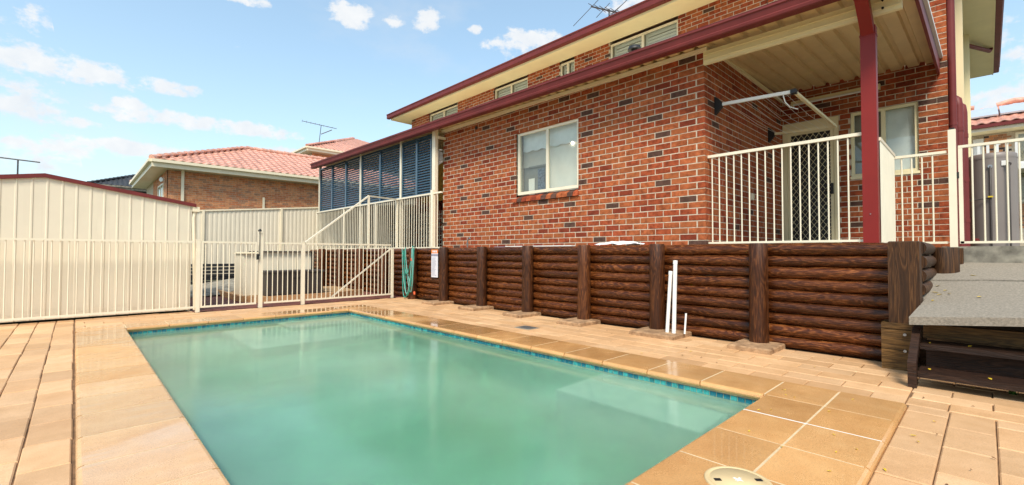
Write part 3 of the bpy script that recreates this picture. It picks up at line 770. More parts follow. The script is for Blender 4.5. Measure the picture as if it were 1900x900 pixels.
for lay_ in (0,):
    A_ = (8.52, -.27, UZ + .21); B_ = (18.7, -.27, UZ + .21); C_ = (18.7, 15.7, UZ + .21); D_ = (8.52, 15.7, UZ + .21)
    r1 = (13.6, 4.8, UZ + 2.25); r2 = (13.6, 10.6, UZ + 2.25)
    rf.add([A_, B_, C_, D_, r1, r2], [(0, 4, 5, 3), (0, 1, 4), (1, 2, 5, 4), (2, 3, 5), (3, 2, 1, 0)])
rf.build('upper_roof', terr_o, house)
# upper windows with white shutters behind the glass
for (a, b) in UW:
    wn = window(XB, a, b, 4.8, 6.03, [(a + b) / 2], .045)
    for p, q in ((a + .05, (a + b) / 2 - .03), ((a + b) / 2 + .03, b - .05)):
        sh = MB(); sh.box(XB + .13, XB + .15, p, q, 4.85, 5.0); sh.box(XB + .13, XB + .15, p, q, 5.92, 6.0); sh.box(XB + .13, XB + .15, p, p + .05, 5.0, 5.92); sh.box(XB + .13, XB + .15, q - .05, q, 5.0, 5.92)
        for k in range(13): sh.bar((XB + .14, p + .05, 5.03 + k * .07), (XB + .14, q - .05, 5.03 + k * .07), .055, .008, (1, 0, .9))
        sh.build('shutter', white_pl, wn)
    MB().box(XB + .19, XB + .199, a, b, 4.8, 6.03).build('room', room_m, wn)
# patio window
wn = window(XB, W2[0], W2[1], W2[2], W2[3], [1.11], .045, soffit_m)
MB().box(XB + .12, XB + .13, W2[0] + .04, 1.09, W2[2] + .04, W2[3] - .04).build('blind', curtain, wn)
MB().box(XB + .16, XB + .17, W2[0] - .05, W2[1] + .05, W2[2] - .05, W2[3] + .05).build('room', curtain_d, wn)
MB().box(XB - .012, XB + .034, W2[0] - .01, W2[1] + .01, W2[2] - .04, W2[2]).build('sill', soffit_m, wn)
# security door
dm = MB(); dm.box(XB + .01, XB + .06, DO[0] + .002, DO[0] + .07, 1.1, 3.17); dm.box(XB + .01, XB + .06, DO[1] - .07, DO[1] - .002, 1.1, 3.17); dm.box(XB + .005, XB + .06, DO[0] + .002, DO[1] - .002, 3.17, 3.325); dm.box(XB + .01, XB + .06, DO[0] + .07, DO[1] - .07, 1.1, 1.16)
door = dm.build('door_frame', soffit_m, house)
a, b, c, d = DO[0] + .075, DO[1] - .075, 1.17, 3.16
lf = MB(); lf.box(XB + .02, XB + .05, a, a + .05, c, d); lf.box(XB + .02, XB + .05, b - .05, b, c, d); lf.box(XB + .02, XB + .05, a + .05, b - .05, d - .05, d); lf.box(XB + .02, XB + .05, a + .05, b - .05, c, c + .06)
lf.build('door_leaf', soffit_m, door)
MB().box(XB + .055, XB + .07, a, b, c, d).build('insect_screen', black, door)
gl_a, gl_b, gl_c, gl_d = a + .05, b - .05, c + .06, d - .05
wdt = gl_b - gl_a; hgt = gl_d - gl_c; stp = .088
for sgn in (1, -1):
    k = -hgt
    while k < wdt:
        # line y = k + t, z = t  (slope 1.35)
        t0, t1 = 0, hgt; sl_ = .72
        y0_, y1_ = k, k + hgt * sl_
        ta = max(0, (0 - y0_) / sl_); tb_ = min(hgt, (wdt - y0_) / sl_)
        if tb_ - ta > .03:
            f_ = lambda tt: (gl_a + y0_ + tt * sl_) if sgn > 0 else (gl_b - y0_ - tt * sl_)
            MB().bar((XB + .035 + .004 * sgn, f_(ta), gl_c + ta), (XB + .035 + .004 * sgn, f_(tb_), gl_c + tb_), .0058, .005, (1, 0, 0)).build('grille_bar', soffit_m, door)
        k += stp
MB().box(XB - .02, XB + .02, a + .01, a + .045, 2.02, 2.2).build('handle', black, door)
MB().bar((XB - .03, a + .03, 2.1), (XB - .03, a + .13, 2.1), .02, .015).build('lever', black, door)
# downpipes and cream pipes at the house end
mb = MB(); mb.tube([(9.22, .315, 1.1), (9.22, .315, 6.1)], .045, 14); pp = mb.build('downpipe', red_m, house)
for z in (2.9, 1.7, 1.35): MB().tube([(9.22, .315, z - .02), (9.22, .315, z + .02)], .05, 14).build('pipe_collar', red_m, pp)
for i, (dx, dy) in enumerate(((.18, .265), (.32, .225))):
    x = 9.2 + dx; tp = 3.34 - i * .08
    mb = MB(); mb.tube([(x, dy, 1.1), (x, dy, tp - .15), (x + .01, dy + .01, tp - .06), (x + .05, dy + .05, tp - .01), (x + .12, dy + .12, tp)], .058, 14); q = mb.build('downpipe', red_m, house)
    for z in (tp - .5, 2.1, 1.5): MB().tube([(x, dy, z - .03), (x, dy, z + .03)], .063, 14).build('pipe_collar', red_m, q)
MB().box(10.2, 10.3, .215, .31, 1.1, UZ).build('cream_downpipe', soffit_m, house)
MB().box(14.8, 14.95, .21, .33, 1.1, UZ).build('cream_downpipe', soffit_m, house)
MB().tube([(16.2, -.16, UZ + .03), (16.2, -.12, UZ - .06), (15.2, .25, UZ - .12)], .045, 10).build('eave_pipe', red_m, house)
# lower-roof vent seen over the gutter
vb = MB(); vb.tube([(5.9, 3.55, 3.75), (5.9, 3.55, 4.03)], .05, 12); vb.tube([(5.9, 3.55, 4.0), (5.9, 3.55, 4.05), (5.9, 3.55, 4.075)], .1, 14, radii=[.10, .085, .02]); vb.build('roof_vent', black, house)

# ------------------------------------------------------------------ patio railings and gate
def baluster_run(root, p, q, z0, z1, step, r=.0085, first=.05, m=cream_w, name='baluster'):
    p, q = Vector(p), Vector(q); L = (q - p).length; d = (q - p) / L
    n = max(1, round((L - first) / step)); src = None
    for k in range(n):
        a = p + d * (first + k * step)
        if (a - p).length > L - .02: break
        if src is None: src = MB().tube([(0, 0, z0), (0, 0, z1)], r, 8).mesh(name, m)
        put(name, src, root, (a.x, a.y, 0))
def rail(root, p, q, z, w_=.035, h_=.03, name='rail', m=cream_w):
    MB().bar((p[0], p[1], z), (q[0], q[1], z), w_, h_).build(name, m, root)
r1 = thing('patio_railing', 'cream metal railing with thin balusters along the patio edge, ending at the red post', 'railing', (6.05, 1.7, 1.13), 'cream railings')
rail(r1, (6.05, 2.545), (6.05, .905), 2.285, .04, .035); rail(r1, (6.05, 2.545), (6.05, .905), 1.145, .03, .025)
baluster_run(r1, (6.05, 2.545), (6.05, .905), 1.15, 2.275, .0915)
pn = thing('privacy_panel', 'narrow solid cream ribbed panel standing beside the red patio post', 'screen panel', (6.6, .77, 1.1))
mb = MB(); n = 46; vs = []
for i in range(n + 1):
    x = 6.10 + (7.17 - 6.10) * i / n; o_ = .006 if i % 2 else 0
    vs += [(x, .765 - o_, 1.125), (x, .765 - o_, 2.20), (x, .785, 1.125), (x, .785, 2.20)]
mb.add(vs, [f for i in range(n) for f in ((4 * i, 4 * i + 4, 4 * i + 5, 4 * i + 1), (4 * i + 2, 4 * i + 3, 4 * i + 7, 4 * i + 6), (4 * i + 1, 4 * i + 5, 4 * i + 7, 4 * i + 3))]); mb.build('panel_sheet', cream_w, pn, False)
MB().bar((6.09, .775, 2.215), (7.19, .775, 2.20), .04, .035).build('rail', cream_w, pn)
r2 = thing('patio_railing', 'short cream railing between the ribbed panel and the tall gate post', 'railing', (7.2, .5, 1.1), 'cream railings')
rail(r2, (7.2, .77), (7.2, .305), 2.175, .035, .03); rail(r2, (7.2, .77), (7.2, .305), 1.135, .03, .025)
baluster_run(r2, (7.2, .77), (7.2, .305), 1.14, 2.165, .0915, first=.07)
gp = thing('gate_post', 'square cream gate post with black cap in front of the burgundy downpipes', 'post', (7.2, .255, 1.0))
MB().box(7.16, 7.235, .225, .29, 1.05, 2.42).build('post', cream_w, gp); MB().box(7.17, 7.225, .235, .28, 2.42, 2.44).build('cap', black, gp)
gt = thing('garden_gate', 'cream metal gate of thin bars in front of the grey water tank', 'gate', (7.2, -.2, 1.1))
rail(gt, (7.2, .205), (7.2, -.85), 2.215, .035, .03); rail(gt, (7.2, .205), (7.2, -.85), 1.135, .03, .025)
MB().box(7.185, 7.215, .175, .21, 1.12, 2.23).build('stile', cream_w, gt); MB().box(7.185, 7.215, -.85, -.815, 1.12, 2.23).build('stile', cream_w, gt)
baluster_run(gt, (7.2, .175), (7.2, -.82), 1.14, 2.205, .088, first=.075)
MB().box(7.18, 7.21, .205, .23, 1.86, 1.93).build('hinge', black, gt)

# fold-down clothesline on the patio wall, batten light
cl_ = thing('clothesline', 'fold-down wall clothesline with white arm and thin cords under the patio roof', 'clothesline', (7.4, 2.4, 3))
z = 3.0
MB().bar((6.30, 2.47, 3.03), (6.30, 1.61, 2.985), .03, .04).build('arm', white_pl, cl_); MB().bar((8.5, 2.47, 3.03), (8.5, 1.61, 2.985), .03, .04).build('arm', soffit_m, cl_)
MB().bar((6.33, 1.60, 2.985), (8.5, 1.60, 2.985), .035, .035).build('front_bar', soffit_m, cl_)
for x in (6.3, 8.5):
    MB().ext([(x - .03, 2.548, 2.90), (x - .03, 2.548, 3.15), (x - .03, 2.515, 3.13), (x - .03, 2.45, 3.05), (x - .03, 2.45, 3.0), (x - .03, 2.515, 2.93)], (0, 0, 0), (.06, 0, 0)).build('bracket', black, cl_)
MB().box(6.27, 6.35, 1.575, 1.635, 2.96, 3.01).build('corner_joint', black, cl_)
for k in range(7): MB().tube([(6.31, 1.7 + k * .11, 2.99), (7.4, 1.7 + k * .11, 2.95), (8.49, 1.7 + k * .11, 2.99)], .0022, 5, caps=False).build('cord', white_pl, cl_)
MB().tube([(6.30, 1.72, 2.97), (6.31, 1.70, 2.88), (6.36, 1.66, 2.82), (6.45, 1.6, 2.80)], .007, 6).build('loose_cord', white_pl, cl_)
bt = thing('batten_light', 'long cream fluorescent batten on the patio back wall above the door', 'light fitting', (9.17, 1.75, 3.63))
MB().box(9.13, 9.198, 1.13, 2.37, 3.655, 3.70).build('casing', soffit_m, bt); MB().tube([(9.12, 1.16, 3.632), (9.12, 2.34, 3.632)], .018, 12).build('tube', white_pl, bt)
for y in (1.13, 2.33): MB().box(9.10, 9.19, y, y + .035, 3.61, 3.654).build('end_cap', soffit_m, bt)
sk = thing('wall_socket', 'small cream weatherproof socket on the shaded patio side wall', 'socket', (7.6, 2.54, 1.9))
MB().chamf(7.55, 7.64, 2.50, 2.549, 1.84, 1.94, .008, 1, -1).build('box', cream, sk); MB().box(7.575, 7.615, 2.49, 2.499, 1.87, 1.91).build('flap', cream, sk)

# water heater behind the gate
tk = thing('water_heater', 'tall grey cylindrical water heater with a yellow valve behind the gate', 'water heater', (10, -.07, 1.09))
mb = MB(); mb.tube([(10, -.07, 1.10), (10, -.07, 2.44), (10, -.07, 2.49), (10, -.07, 2.505), (10, -.07, 2.51)], .27, 32, radii=[.265, .265, .262, .245, .12]); mb.build('tank', tank_m, tk)
MB().tube([(10, -.07, 2.425), (10, -.07, 2.44)], .268, 32).build('lid_band', tank_m, tk)
for k, (dy, z0, z1) in enumerate(((.02, 1.12, 2.3), (-.17, 1.12, 2.31))):
    MB().tube([(9.72, -.07 + dy, z0), (9.72, -.07 + dy, z1), (9.76, -.07 + dy, z1 + .02)], .011, 8).build('copper_pipe', darkgrey, tk)
    MB().tube([(9.735, -.07 + dy, z1), (9.715, -.07 + dy, z1)], .026, 12).build('port', darkgrey if k else metal, tk)
MB().tube([(9.71, -.05, 1.83), (9.71, .18, 1.81)], .008, 6).build('copper_pipe', darkgrey, tk)
MB().bar((9.70, -.075, 1.85), (9.70, -.02, 1.85), .02, .02).build('valve', mat('yellow_valve', (.7, .5, .03), .4), tk)
MB().box(9.742, 9.748, -.235, -.165, 2.30, 2.37).build('rating_label', white_pl, tk)
MB().tube([(9.7, .13, 1.2), (9.68, .09, 1.2)], .04, 10).build('drain_valve', orange_m if False else red_m, tk)

# ------------------------------------------------------------------ verandah with blue louvres and deck railing
vx = 5.75
lp = [(15.0, 14.06, 13.06, 12.12), (12.04, 10.97, 9.94), (9.86, 9.2, 8.59)]
ltop = lambda y: rz(XF, y) - .10
desc = ['furthest blue louvre screen, three panels wide, beside the boundary fence', 'middle blue louvre screen of two panels between cream posts', 'blue louvre screen nearest the brick wall, two narrow panels wide']
for bi, ed in enumerate(lp):
    ls = thing('louvre_screen', desc[bi], 'louvre screen', (vx, (ed[0] + ed[-1]) / 2, 2.3), 'blue louvre screens under the verandah roof')
    for a, b in zip(ed, ed[1:]):
        b, a = min(a, b), max(a, b); z0, z1 = 2.30, ltop((a + b) / 2) - .01
        f = MB(); f.box(vx - .025, vx + .025, b, b + .035, z0, z1); f.box(vx - .025, vx + .025, a - .035, a, z0, z1); f.box(vx - .025, vx + .025, b + .035, a - .035, z1 - .045, z1); f.box(vx - .025, vx + .025, b + .035, a - .035, z0, z0 + .045)
        fo = f.build('louvre_panel', blue_m, ls); n = 21; st_ = (z1 - z0 - .10) / n
        src = None
        for k in range(n):
            zc = z0 + .05 + (k + .5) * st_
            if src is None: src = MB().bar((0, b + .036, 0), (0, a - .036, 0), .072, .008, (-1.0, 0, .68)).mesh('slat', blue_m)
            put('slat', src, fo, (vx, 0, zc))
def vpost(y, w_, lab): 
    p = thing('verandah_post', lab, 'post', (vx, y, 1.09), 'cream verandah posts')
    MB().box(vx - .04, vx + .04, y - w_, y + w_, 1.09, ltop(y) + .06).build('shaft', cream_w, p); MB().box(vx - .055, vx + .055, y - w_ - .015, y + w_ + .015, 1.09, 1.105).build('base_plate', cream_w, p)
vpost(15.05, .025, 'slim cream verandah post at the boundary fence end')
vpost(12.08, .03, 'slim cream verandah post between the first and second louvre screens from the fence')
vpost(9.90, .03, 'slim cream verandah post between the middle louvre screen and the one by the brick wall')
vpost(8.475, .06, 'thick cream corner post of the verandah beside the brick wall')
MB().box(vx + .02, XF + .0, 8.36, 8.42, 3.55, 3.6).build('verandah_tie', cream_w, house)
dk = thing('deck_railing', 'cream railing with close balusters along the raised verandah edge', 'railing', (5.66, 11, 1.1), 'cream railings')
rail(dk, (5.66, 15.06), (5.66, 8.08), 2.315, .045, .035); rail(dk, (5.66, 15.06), (5.66, 8.08), 1.125, .035, .03)
for y in (15.03, 13.0, 11.05, 9.98): MB().box(5.64, 5.68, y - .022, y + .022, 1.09, 2.30).build('newel', cream_w, dk)
MB().box(5.62, 5.70, 8.36, 8.45, 1.06, 2.39).build('newel', cream_w, dk)
baluster_run(dk, (5.66, 15.0), (5.66, 8.08), 1.13, 2.305, .105)
hr = thing('stair_handrail', 'sloping cream handrail rising from the pool fence to the verandah', 'handrail', (4.2, 9.5, 0))
MB().bar((3.28, 9.42, 1.18), (4.72, 9.55, 2.28), .04, .03).build('rail', cream_w, hr); MB().bar((4.71, 9.55, 2.28), (5.64, 9.95, 2.31), .04, .03).build('rail', cream_w, hr)
MB().bar((3.86, 9.42, .09), (5.20, 9.42, 1.10), .03, .025).build('lower_rail', cream_w, hr)
MB().box(4.70, 4.74, 9.53, 9.57, 1.1, 2.27).build('newel', cream_w, hr)
# things on the verandah
def garden_chair(x, y, rot, lab):
    c = thing('garden_chair', lab, 'chair', (x, y, 1.09), 'dark metal chairs on the verandah')
    def P(u, v, z): return (x + u * math.cos(rot) - v * math.sin(rot), y + u * math.sin(rot) + v * math.cos(rot), 1.09 + z)
    for u in (-.2, .2):
        MB().tube([P(u, -.2, 0), P(u, -.2, .43)], .011, 6).build('leg', black, c)
        MB().tube([P(u, .22, 0), P(u, .2, .43), P(u, .27, .9)], .011, 6).build('leg', black, c)
        MB().tube([P(u, .25, .65), P(u, 0, .66), P(u, -.22, .62), P(u, -.2, .43)], .01, 6).build('arm', black, c)
    for k in range(6): MB().bar(P(-.2, -.2 + k * .08, .435), P(.2, -.2 + k * .08, .435), .06, .012).build('seat_slat', black, c)
    for k in range(6): MB().bar(P(-.17 + k * .068, .2, .45), P(-.17 + k * .068, .27, .88), .02, .012, (0, 1, 0)).build('back_slat', black, c)
    MB().tube([P(-.2, .27, .9), P(.2, .27, .9)], .012, 6).build('top_rail', black, c)
garden_chair(6.5, 10.1, .5, 'dark metal chair behind the verandah balusters, nearer the louvres')
garden_chair(6.35, 8.85, -1.2, 'dark metal chair behind the verandah balusters beside the brick wall')
pl = thing('potted_plant', 'small green potted plant on the verandah beside the brick wall', 'plant', (6.25, 8.3, 1.09))
MB().tube([(6.3, 8.62, 1.6), (6.3, 8.62, 1.85)], .09, 14, radii=[.07, .1]).build('pot', terr_o, pl)
MB().box(6.15, 6.45, 8.5, 8.75, 1.09, 1.6).build('stand', step_m, pl)
for k in range(40):
    a_ = random.uniform(0, 6.28); q = Vector((math.cos(a_), math.sin(a_), random.uniform(.1, 1.3))).normalized() * random.uniform(.1, .22); p = Vector((6.3, 8.62, 1.85)) + q; s_ = q.cross(Vector((0, 0, 1))).normalized() * .02
    MB().add([p - q * .35, p + s_, p + q * .2, p - s_], [(0, 1, 2, 3)]).build('leaf', green_l, pl, False)
wc = thing('wind_chime', 'white wind chime hanging in the gap between the louvres and the brick wall', 'wind chime', (5.85, 8.22, 3.4))
for k in range(4): MB().tube([(5.86 + k * .02, 8.50 - k * .018, 3.30 - k * .01), (5.86 + k * .02, 8.50 - k * .018, 2.98 + k * .02)], .008, 8).build('tube', white_pl, wc)
MB().tube([(5.89, 8.47, 3.31), (5.89, 8.47, 3.33)], .05, 14).build('top_disc', white_pl, wc); MB().tube([(5.89, 8.47, 3.33), (5.89, 8.47, 3.6)], .002, 5).build('cord', black, wc)
yb = thing('timber_blind', 'golden lit slatted blind seen through the gap beside the brick wall', 'blind', (7.2, 9.5, 2.7))
for k in range(22): MB().bar((7.0, 9.0, 2.42 + k * .045), (7.0, 11.0, 2.42 + k * .045), .012, .040).build('slat', tyel, yb)
MB().box(6.98, 7.02, 9.0, 11.0, 3.42, 3.47).build('head_rail', tyel, yb)
lt = thing('lattice_screen', 'white lattice screen behind the verandah chairs', 'lattice', (8.6, 12, 1.6))
for k in range(16): MB().box(8.6, 8.61, 11.4 + k * .14, 11.43 + k * .14, 1.1, 2.4).build('upright', cream_w, lt)
for k in range(9): MB().box(8.612, 8.62, 11.4, 13.6, 1.15 + k * .14, 1.18 + k * .14).build('crossbar', cream_w, lt)

# ------------------------------------------------------------------ pool fence
def fence_bay(label, x0, x1, y0, y1, step=.0885, extra=None, name='pool_fence', cat='fence', grp='cream pool fence panels'):
    f = thing(name, label, cat, ((x0 + x1) / 2, (y0 + y1) / 2, 0), grp)
    rail(f, (x0, y0), (x1, y1), 1.185, .032, .03); rail(f, (x0, y0), (x1, y1), .085, .032, .03)
    baluster_run(f, (x0, y0), (x1, y1), .09, 1.18, step, .0085, .055)
    return f
fence_bay('long cream pool fence panel in front of the metal shed', -3.3, 1.46, 9.22, 9.24)
gate = fence_bay('cream pool gate with a tall black-topped latch beside the shed', 1.56, 2.40, 9.24, 9.24, name='pool_gate', cat='gate', grp=None)
for x in (1.56, 2.385): MB().box(x - .014, x + .014, 9.225, 9.255, .07, 1.2).build('stile', cream_w, gate)
fence_bay('short cream pool fence panel in front of the dark storage box', 2.53, 3.17, 9.24, 9.24)
fence_bay('cream pool fence panel beside the log wall with the handrail behind', 3.27, 5.14, 9.26, 9.29)
def fpost(x, y, h, lab, w_=.028, cap=cream_w):
    p = thing('fence_post', lab, 'post', (x, y, 0), 'cream pool fence posts')
    MB().box(x - w_, x + w_, y - w_, y + w_, 0, h).build('shaft', cream_w, p); MB().box(x - w_ - .003, x + w_ + .003, y - w_ - .003, y + w_ + .003, h, h + .012).build('cap', cap, p); return p
fpost(1.51, 9.25, 1.22, 'square cream fence post on the hinge side of the pool gate', .03)
lp_ = fpost(2.47, 9.25, 1.36, 'tall cream fence post carrying the gate latch', .032)
MB().tube([(2.44, 9.21, .95), (2.44, 9.21, 1.40)], .006, 8).build('latch_rod', black, lp_); MB().tube([(2.44, 9.21, 1.395), (2.44, 9.21, 1.415), (2.44, 9.21, 1.44)], .03, 10, radii=[.028, .03, .012]).build('latch_knob', black, lp_)
MB().box(2.39, 2.43, 9.19, 9.22, .88, .98).build('latch_body', black, lp_)
fpost(3.22, 9.25, 1.21, 'square cream fence post at the foot of the sloping handrail', .03)
fpost(5.17, 9.29, 1.10, 'cream fence post meeting the log wall', .025)

# ------------------------------------------------------------------ shed
sh = thing('garden_shed', 'cream ribbed metal shed with a burgundy gable edge behind the pool fence', 'shed', (-.3, 11, 0))
SX0, SX1, SP, SZE, SZP, SY = -2.1, 1.44, -.33, 1.80, 2.09, 9.45
zt = lambda x: SZP - (SZP - SZE) * abs(x - SP) / (SX1 - SP)
ribs = []
x = SX0 + .06; k = 0
xs_ = [SX0]
sheet_w = .78; cur = MB(); xx = SX0; per = .155
while xx < SX1 - .01:
    x1 = min(xx + sheet_w, SX1); pts = [xx]; mb = MB(); prof = [(xx, 0)]
    r = math.floor((xx + 5) / per + .5) * per - 5 + .05
    while r < x1 - .03:
        if r > xx + .02: prof += [(r - .016, 0), (r - .008, -.008), (r + .008, -.008), (r + .016, 0)]
        r += per
    prof.append((x1, 0)); prof.sort(); 
    if xx < SP < x1: prof.append((SP, 0 )); prof.sort()
    vs = []
    for (p, d) in prof: vs += [(p, SY + d, .03), (p, SY + d, zt(p)), (p, SY + .03, .03), (p, SY + .03, zt(p))]
    n = len(prof)
    mb.add(vs, [f for i in range(n - 1) for f in ((4 * i, 4 * i + 4, 4 * i + 5, 4 * i + 1), (4 * i + 3, 4 * i + 7, 4 * i + 6, 4 * i + 2), (4 * i + 1, 4 * i + 5, 4 * i + 7, 4 * i + 3))])
    mb.build('wall_sheet', cream_clad, sh, False); xx = x1
MB().box(SX1 - .03, SX1, SY + .032, 12.4, 0, SZE).build('side_wall', cream_clad, sh); MB().box(SX0, SX0 + .03, SY + .032, 12.4, 0, SZE).build('side_wall', cream_clad, sh); MB().box(SX0 + .03, SX1 - .03, 12.37, 12.4, 0, SZE).build('rear_wall', cream_clad, sh)
for s, xe in ((1, SX1 + .06), (-1, 2 * SP - SX1 - .06)):
    ze = zt(SX1) - .014
    mb = MB(); pr = [(SP, SY - .035, SZP), (xe, SY - .035, ze), (xe, SY - .035, ze + .058), (SP, SY - .035, SZP + .058)]
    mb.ext(pr, (0, 0, 0), (0, .06, 0)); mb.build('barge_flashing', red_m, sh)
    mb = MB(); pr = [(SP, SY + .026, SZP + .012), (xe, SY + .026, ze + .012), (xe, SY + .026, ze + .03), (SP, SY + .026, SZP + .03)]
    mb.ext(pr, (0, 0, 0), (0, 2.95, 0)); mb.build('roof_sheet', red_m, sh)
mb = MB(); mb.box(SX1 + .005, SX1 + .11, SY - .02, 12.4, SZE - .09, SZE - .005); mb.build('gutter', cream, sh)
MB().tube([(SX1 + .05, SY + .04, SZE - .08), (SX1 + .03, SY + .03, SZE - .2), (SX1 + .065, SY + .02, .6), (SX1 + .075, SY + .0, .02)], .035, 10).build('downpipe', cream, sh)

# ------------------------------------------------------------------ boundary fence and the yard corner
bfz = lambda x: 2.20 + (x - 2.52) * .098
FY = 15.2
bf_ = thing('boundary_fence', 'cream ribbed steel boundary fence behind the shed and verandah', 'fence', (6, FY, 0))
edges = [-4.2, -2.15, -.1, 2.58, 4.62, 6.68, 8.74, 10.8]
for a, b in zip(edges, edges[1:]):
    n = int((b - a) / .13); 
    for hk in range(3):
        a2, b2 = a + (b - a) * hk / 3, a + (b - a) * (hk + 1) / 3; prof = []; m_ = 6
        for i in range(m_):
            u = a2 + (b2 - a2) * i / m_; w6 = (b2 - a2) / m_
            prof += [(u, 0), (u + w6 * .32, 0), (u + w6 * .42, -.008), (u + w6 * .9, -.008)]
        prof.append((b2, 0)); n = len(prof); vs = []
        for (p, d) in prof: vs += [(p, FY + d, .62), (p, FY + d, bfz(p) - .03), (p, FY + d + .006, .62), (p, FY + d + .006, bfz(p) - .03)]
        MB().add(vs, [f for i in range(n - 1) for f in ((4 * i, 4 * i + 4, 4 * i + 5, 4 * i + 1), (4 * i + 3, 4 * i + 7, 4 * i + 6, 4 * i + 2))]).build('sheet', cream_clad, bf_, False)
    MB().bar((a, FY - .01, bfz(a) - .02), (b, FY - .01, bfz(b) - .02), .05, .04).build('top_rail', cream, bf_)
    MB().bar((a, FY - .01, .62), (b, FY - .01, .62), .05, .05).build('bottom_rail', cream, bf_)
for x in edges: MB().box(x - .03, x + .03, FY - .05, FY + .03, .0, bfz(x)).build('post', cream, bf_)
# dark slatted retaining below the fence
ds = thing('slatted_screen', 'black horizontal slat screen at the foot of the boundary fence', 'screen', (2.6, 15, 0))
for k in range(7): MB().box(.6, 3.52, 14.98, 15.02, .05 + k * .095, .125 + k * .095).build('slat', greysheet, ds)
for x in (.62, 2.50, 3.54): MB().box(x - .035, x + .035, 14.94, 15.05, 0, .74).build('post', greysheet, ds)
g = MB(); g.add([(1.6, 12.1, -.02), (2.6, 12.6, -.02), (4.4, 14.6, .42), (1.6, 14.6, .02), (1.6, 12.1, .02), (2.6, 12.4, .04), (4.4, 14.6, .46), (1.6, 14.6, .06)], [(4, 5, 6, 7), (0, 1, 5, 4), (1, 2, 6, 5), (2, 3, 7, 6), (3, 0, 4, 7)]); kind(g.build('concrete_ramp', conc), 'structure')
MB_ = MB(); MB_.box(1.49, 5.46, 9.33, 15.1, -.045, -.012); rpv = kind(MB_.build('red_paving', soil), 'structure')
rest = MB(); k = 0; lst = []
y = 9.34; i = 0
while y < 12.4:
    x = 1.45 - (i % 2) * .11
    while x < 5.42: lst.append((x, y)); x += .22
    y += .11; i += 1
lst.sort(key=lambda p: -near_key((p[0], p[1], 0)))
for q, (x, y) in enumerate(lst):
    if q < 240: MB().chamf(x + .003, x + .217, y + .003, y + .107, -.03, random.uniform(-.004, .003), .004, 2, 1).build('brick_paver', redpav, rpv, False)
    else: rest.chamf(x + .003, x + .217, y + .003, y + .107, -.03, random.uniform(-.004, .003), .004, 2, 1)
kind(rest.build('brick_pavers', redpav, rpv, False), 'stuff')
# raised garden bed with timber edge
bed = thing('garden_bed', 'bark filled garden bed with a low timber edge behind the pool fence', 'garden bed', (3.8, 10.6, 0))
eg = [(2.50, 12.9), (2.47, 10.6), (2.75, 10.12), (4.2, 10.2), (5.1, 10.6)]
for p, q in zip(eg, eg[1:]): MB().bar((*p, .06), (*q, .06), .05, .12).build('timber_edge', edge_t, bed)
mb = MB(); mb.add([(2.52, 12.9, .07), (2.5, 10.6, .07), (2.77, 10.16, .07), (4.2, 10.24, .07), (5.1, 10.64, .07), (5.42, 12.9, .07)], [(0, 1, 2, 3, 4, 5)]); mb.build('bark_mulch', mulch, bed, False)
pbx = thing('pump_housing', 'tall cream metal pump housing behind the pool gate', 'pump housing', (3.4, 11.5, 0))
mb = MB(); mb.box(2.66, 4.13, 11.25, 11.95, .06, 1.02); mb.build('cabinet', cream_w, pbx)
MB().box(2.95, 4.17, 11.19, 12.0, 1.021, 1.045).build('lid', darkgrey, pbx)
MB().box(2.63, 2.95, 11.2, 11.98, .985, 1.0).build('side_lid', cream, pbx)
for x in (3.36, 3.75): MB().box(x, x + .012, 11.242, 11.2495, .1, 1.0).build('seam', cream, pbx)
MB().box(3.0, 3.05, 11.235, 11.2495, .9, .98).build('latch', black, pbx)
MB().box(4.10, 4.16, 11.20, 11.2495, .1, 1.02).build('corner_trim', darkgrey, pbx)
bxs = thing('storage_box', 'dark brown plastic storage box in front of the cream pump housing', 'storage box', (3.5, 10.9, 0))
mb = MB(); mb.box(2.98, 4.18, 10.72, 11.18, .07, .57); mb.build('body', darkgrey, bxs)
MB().chamf(2.95, 4.21, 10.69, 11.185, .572, .615, .012, 2, 1).build('lid', darkgrey, bxs)
for k in range(10): MB().box(2.99 + k * .12, 3.08 + k * .12, 10.705, 10.7195, .1, .55).build('panel_rib', darkgrey, bxs)
MB().box(3.5, 3.66, 10.695, 10.704, .43, .46).build('handle', black, bxs)

# ------------------------------------------------------------------ hose, sign, pipes, towel, tap
hs_ = thing('garden_hose', 'coiled green garden hose with orange fittings hung over a log wall post', 'hose', (5.27, 8.75, .6))
def loop(cy, zt_, zb, wd, ph, xo):
    pts = []; N = 26
    for i in range(N + 1):
        a_ = math.pi * (i / N)
        zc = zt_ - (zt_ - zb) * math.sin(a_) ** .75
        yy = cy + wd * math.cos(a_ * 1.0) + .06 * math.sin(a_) * ph
        pts.append((xo + .02 * math.sin(a_ * 2 + ph), yy, zc))
    return pts
hm2 = mat('pale_green_hose', (.16, .42, .36), .35, .08, 8)
for i, (cy, zt_, zb, wd, ph, xo) in enumerate(((8.72, 1.10, .08, .19, .6, 5.25), (8.70, 1.12, .16, .17, -.4, 5.27), (8.74, 1.08, .04, .22, 1.2, 5.235), (8.69, 1.13, .30, .15, -1, 5.255), (8.76, 1.05, .55, .17, .3, 5.245), (8.75, 1.10, .12, .20, 0, 5.225))):
    MB().tube(loop(cy, zt_, zb, wd, ph, xo), .011, 8).build('coil', hose_m if i % 2 == 0 else hm2, hs_)
MB().tube([(5.25, 8.56, 1.10), (5.27, 8.60, 1.15), (5.35, 8.66, 1.15), (5.42, 8.74, 1.13)], .011, 8).build('coil', hose_m, hs_)
MB().tube([(5.22, 8.56, .90), (5.22, 8.56, .84)], .018, 10).build('connector', orange_m, hs_); MB().tube([(5.21, 8.42, .19), (5.21, 8.41, .13)], .02, 10).build('connector', orange_m, hs_)
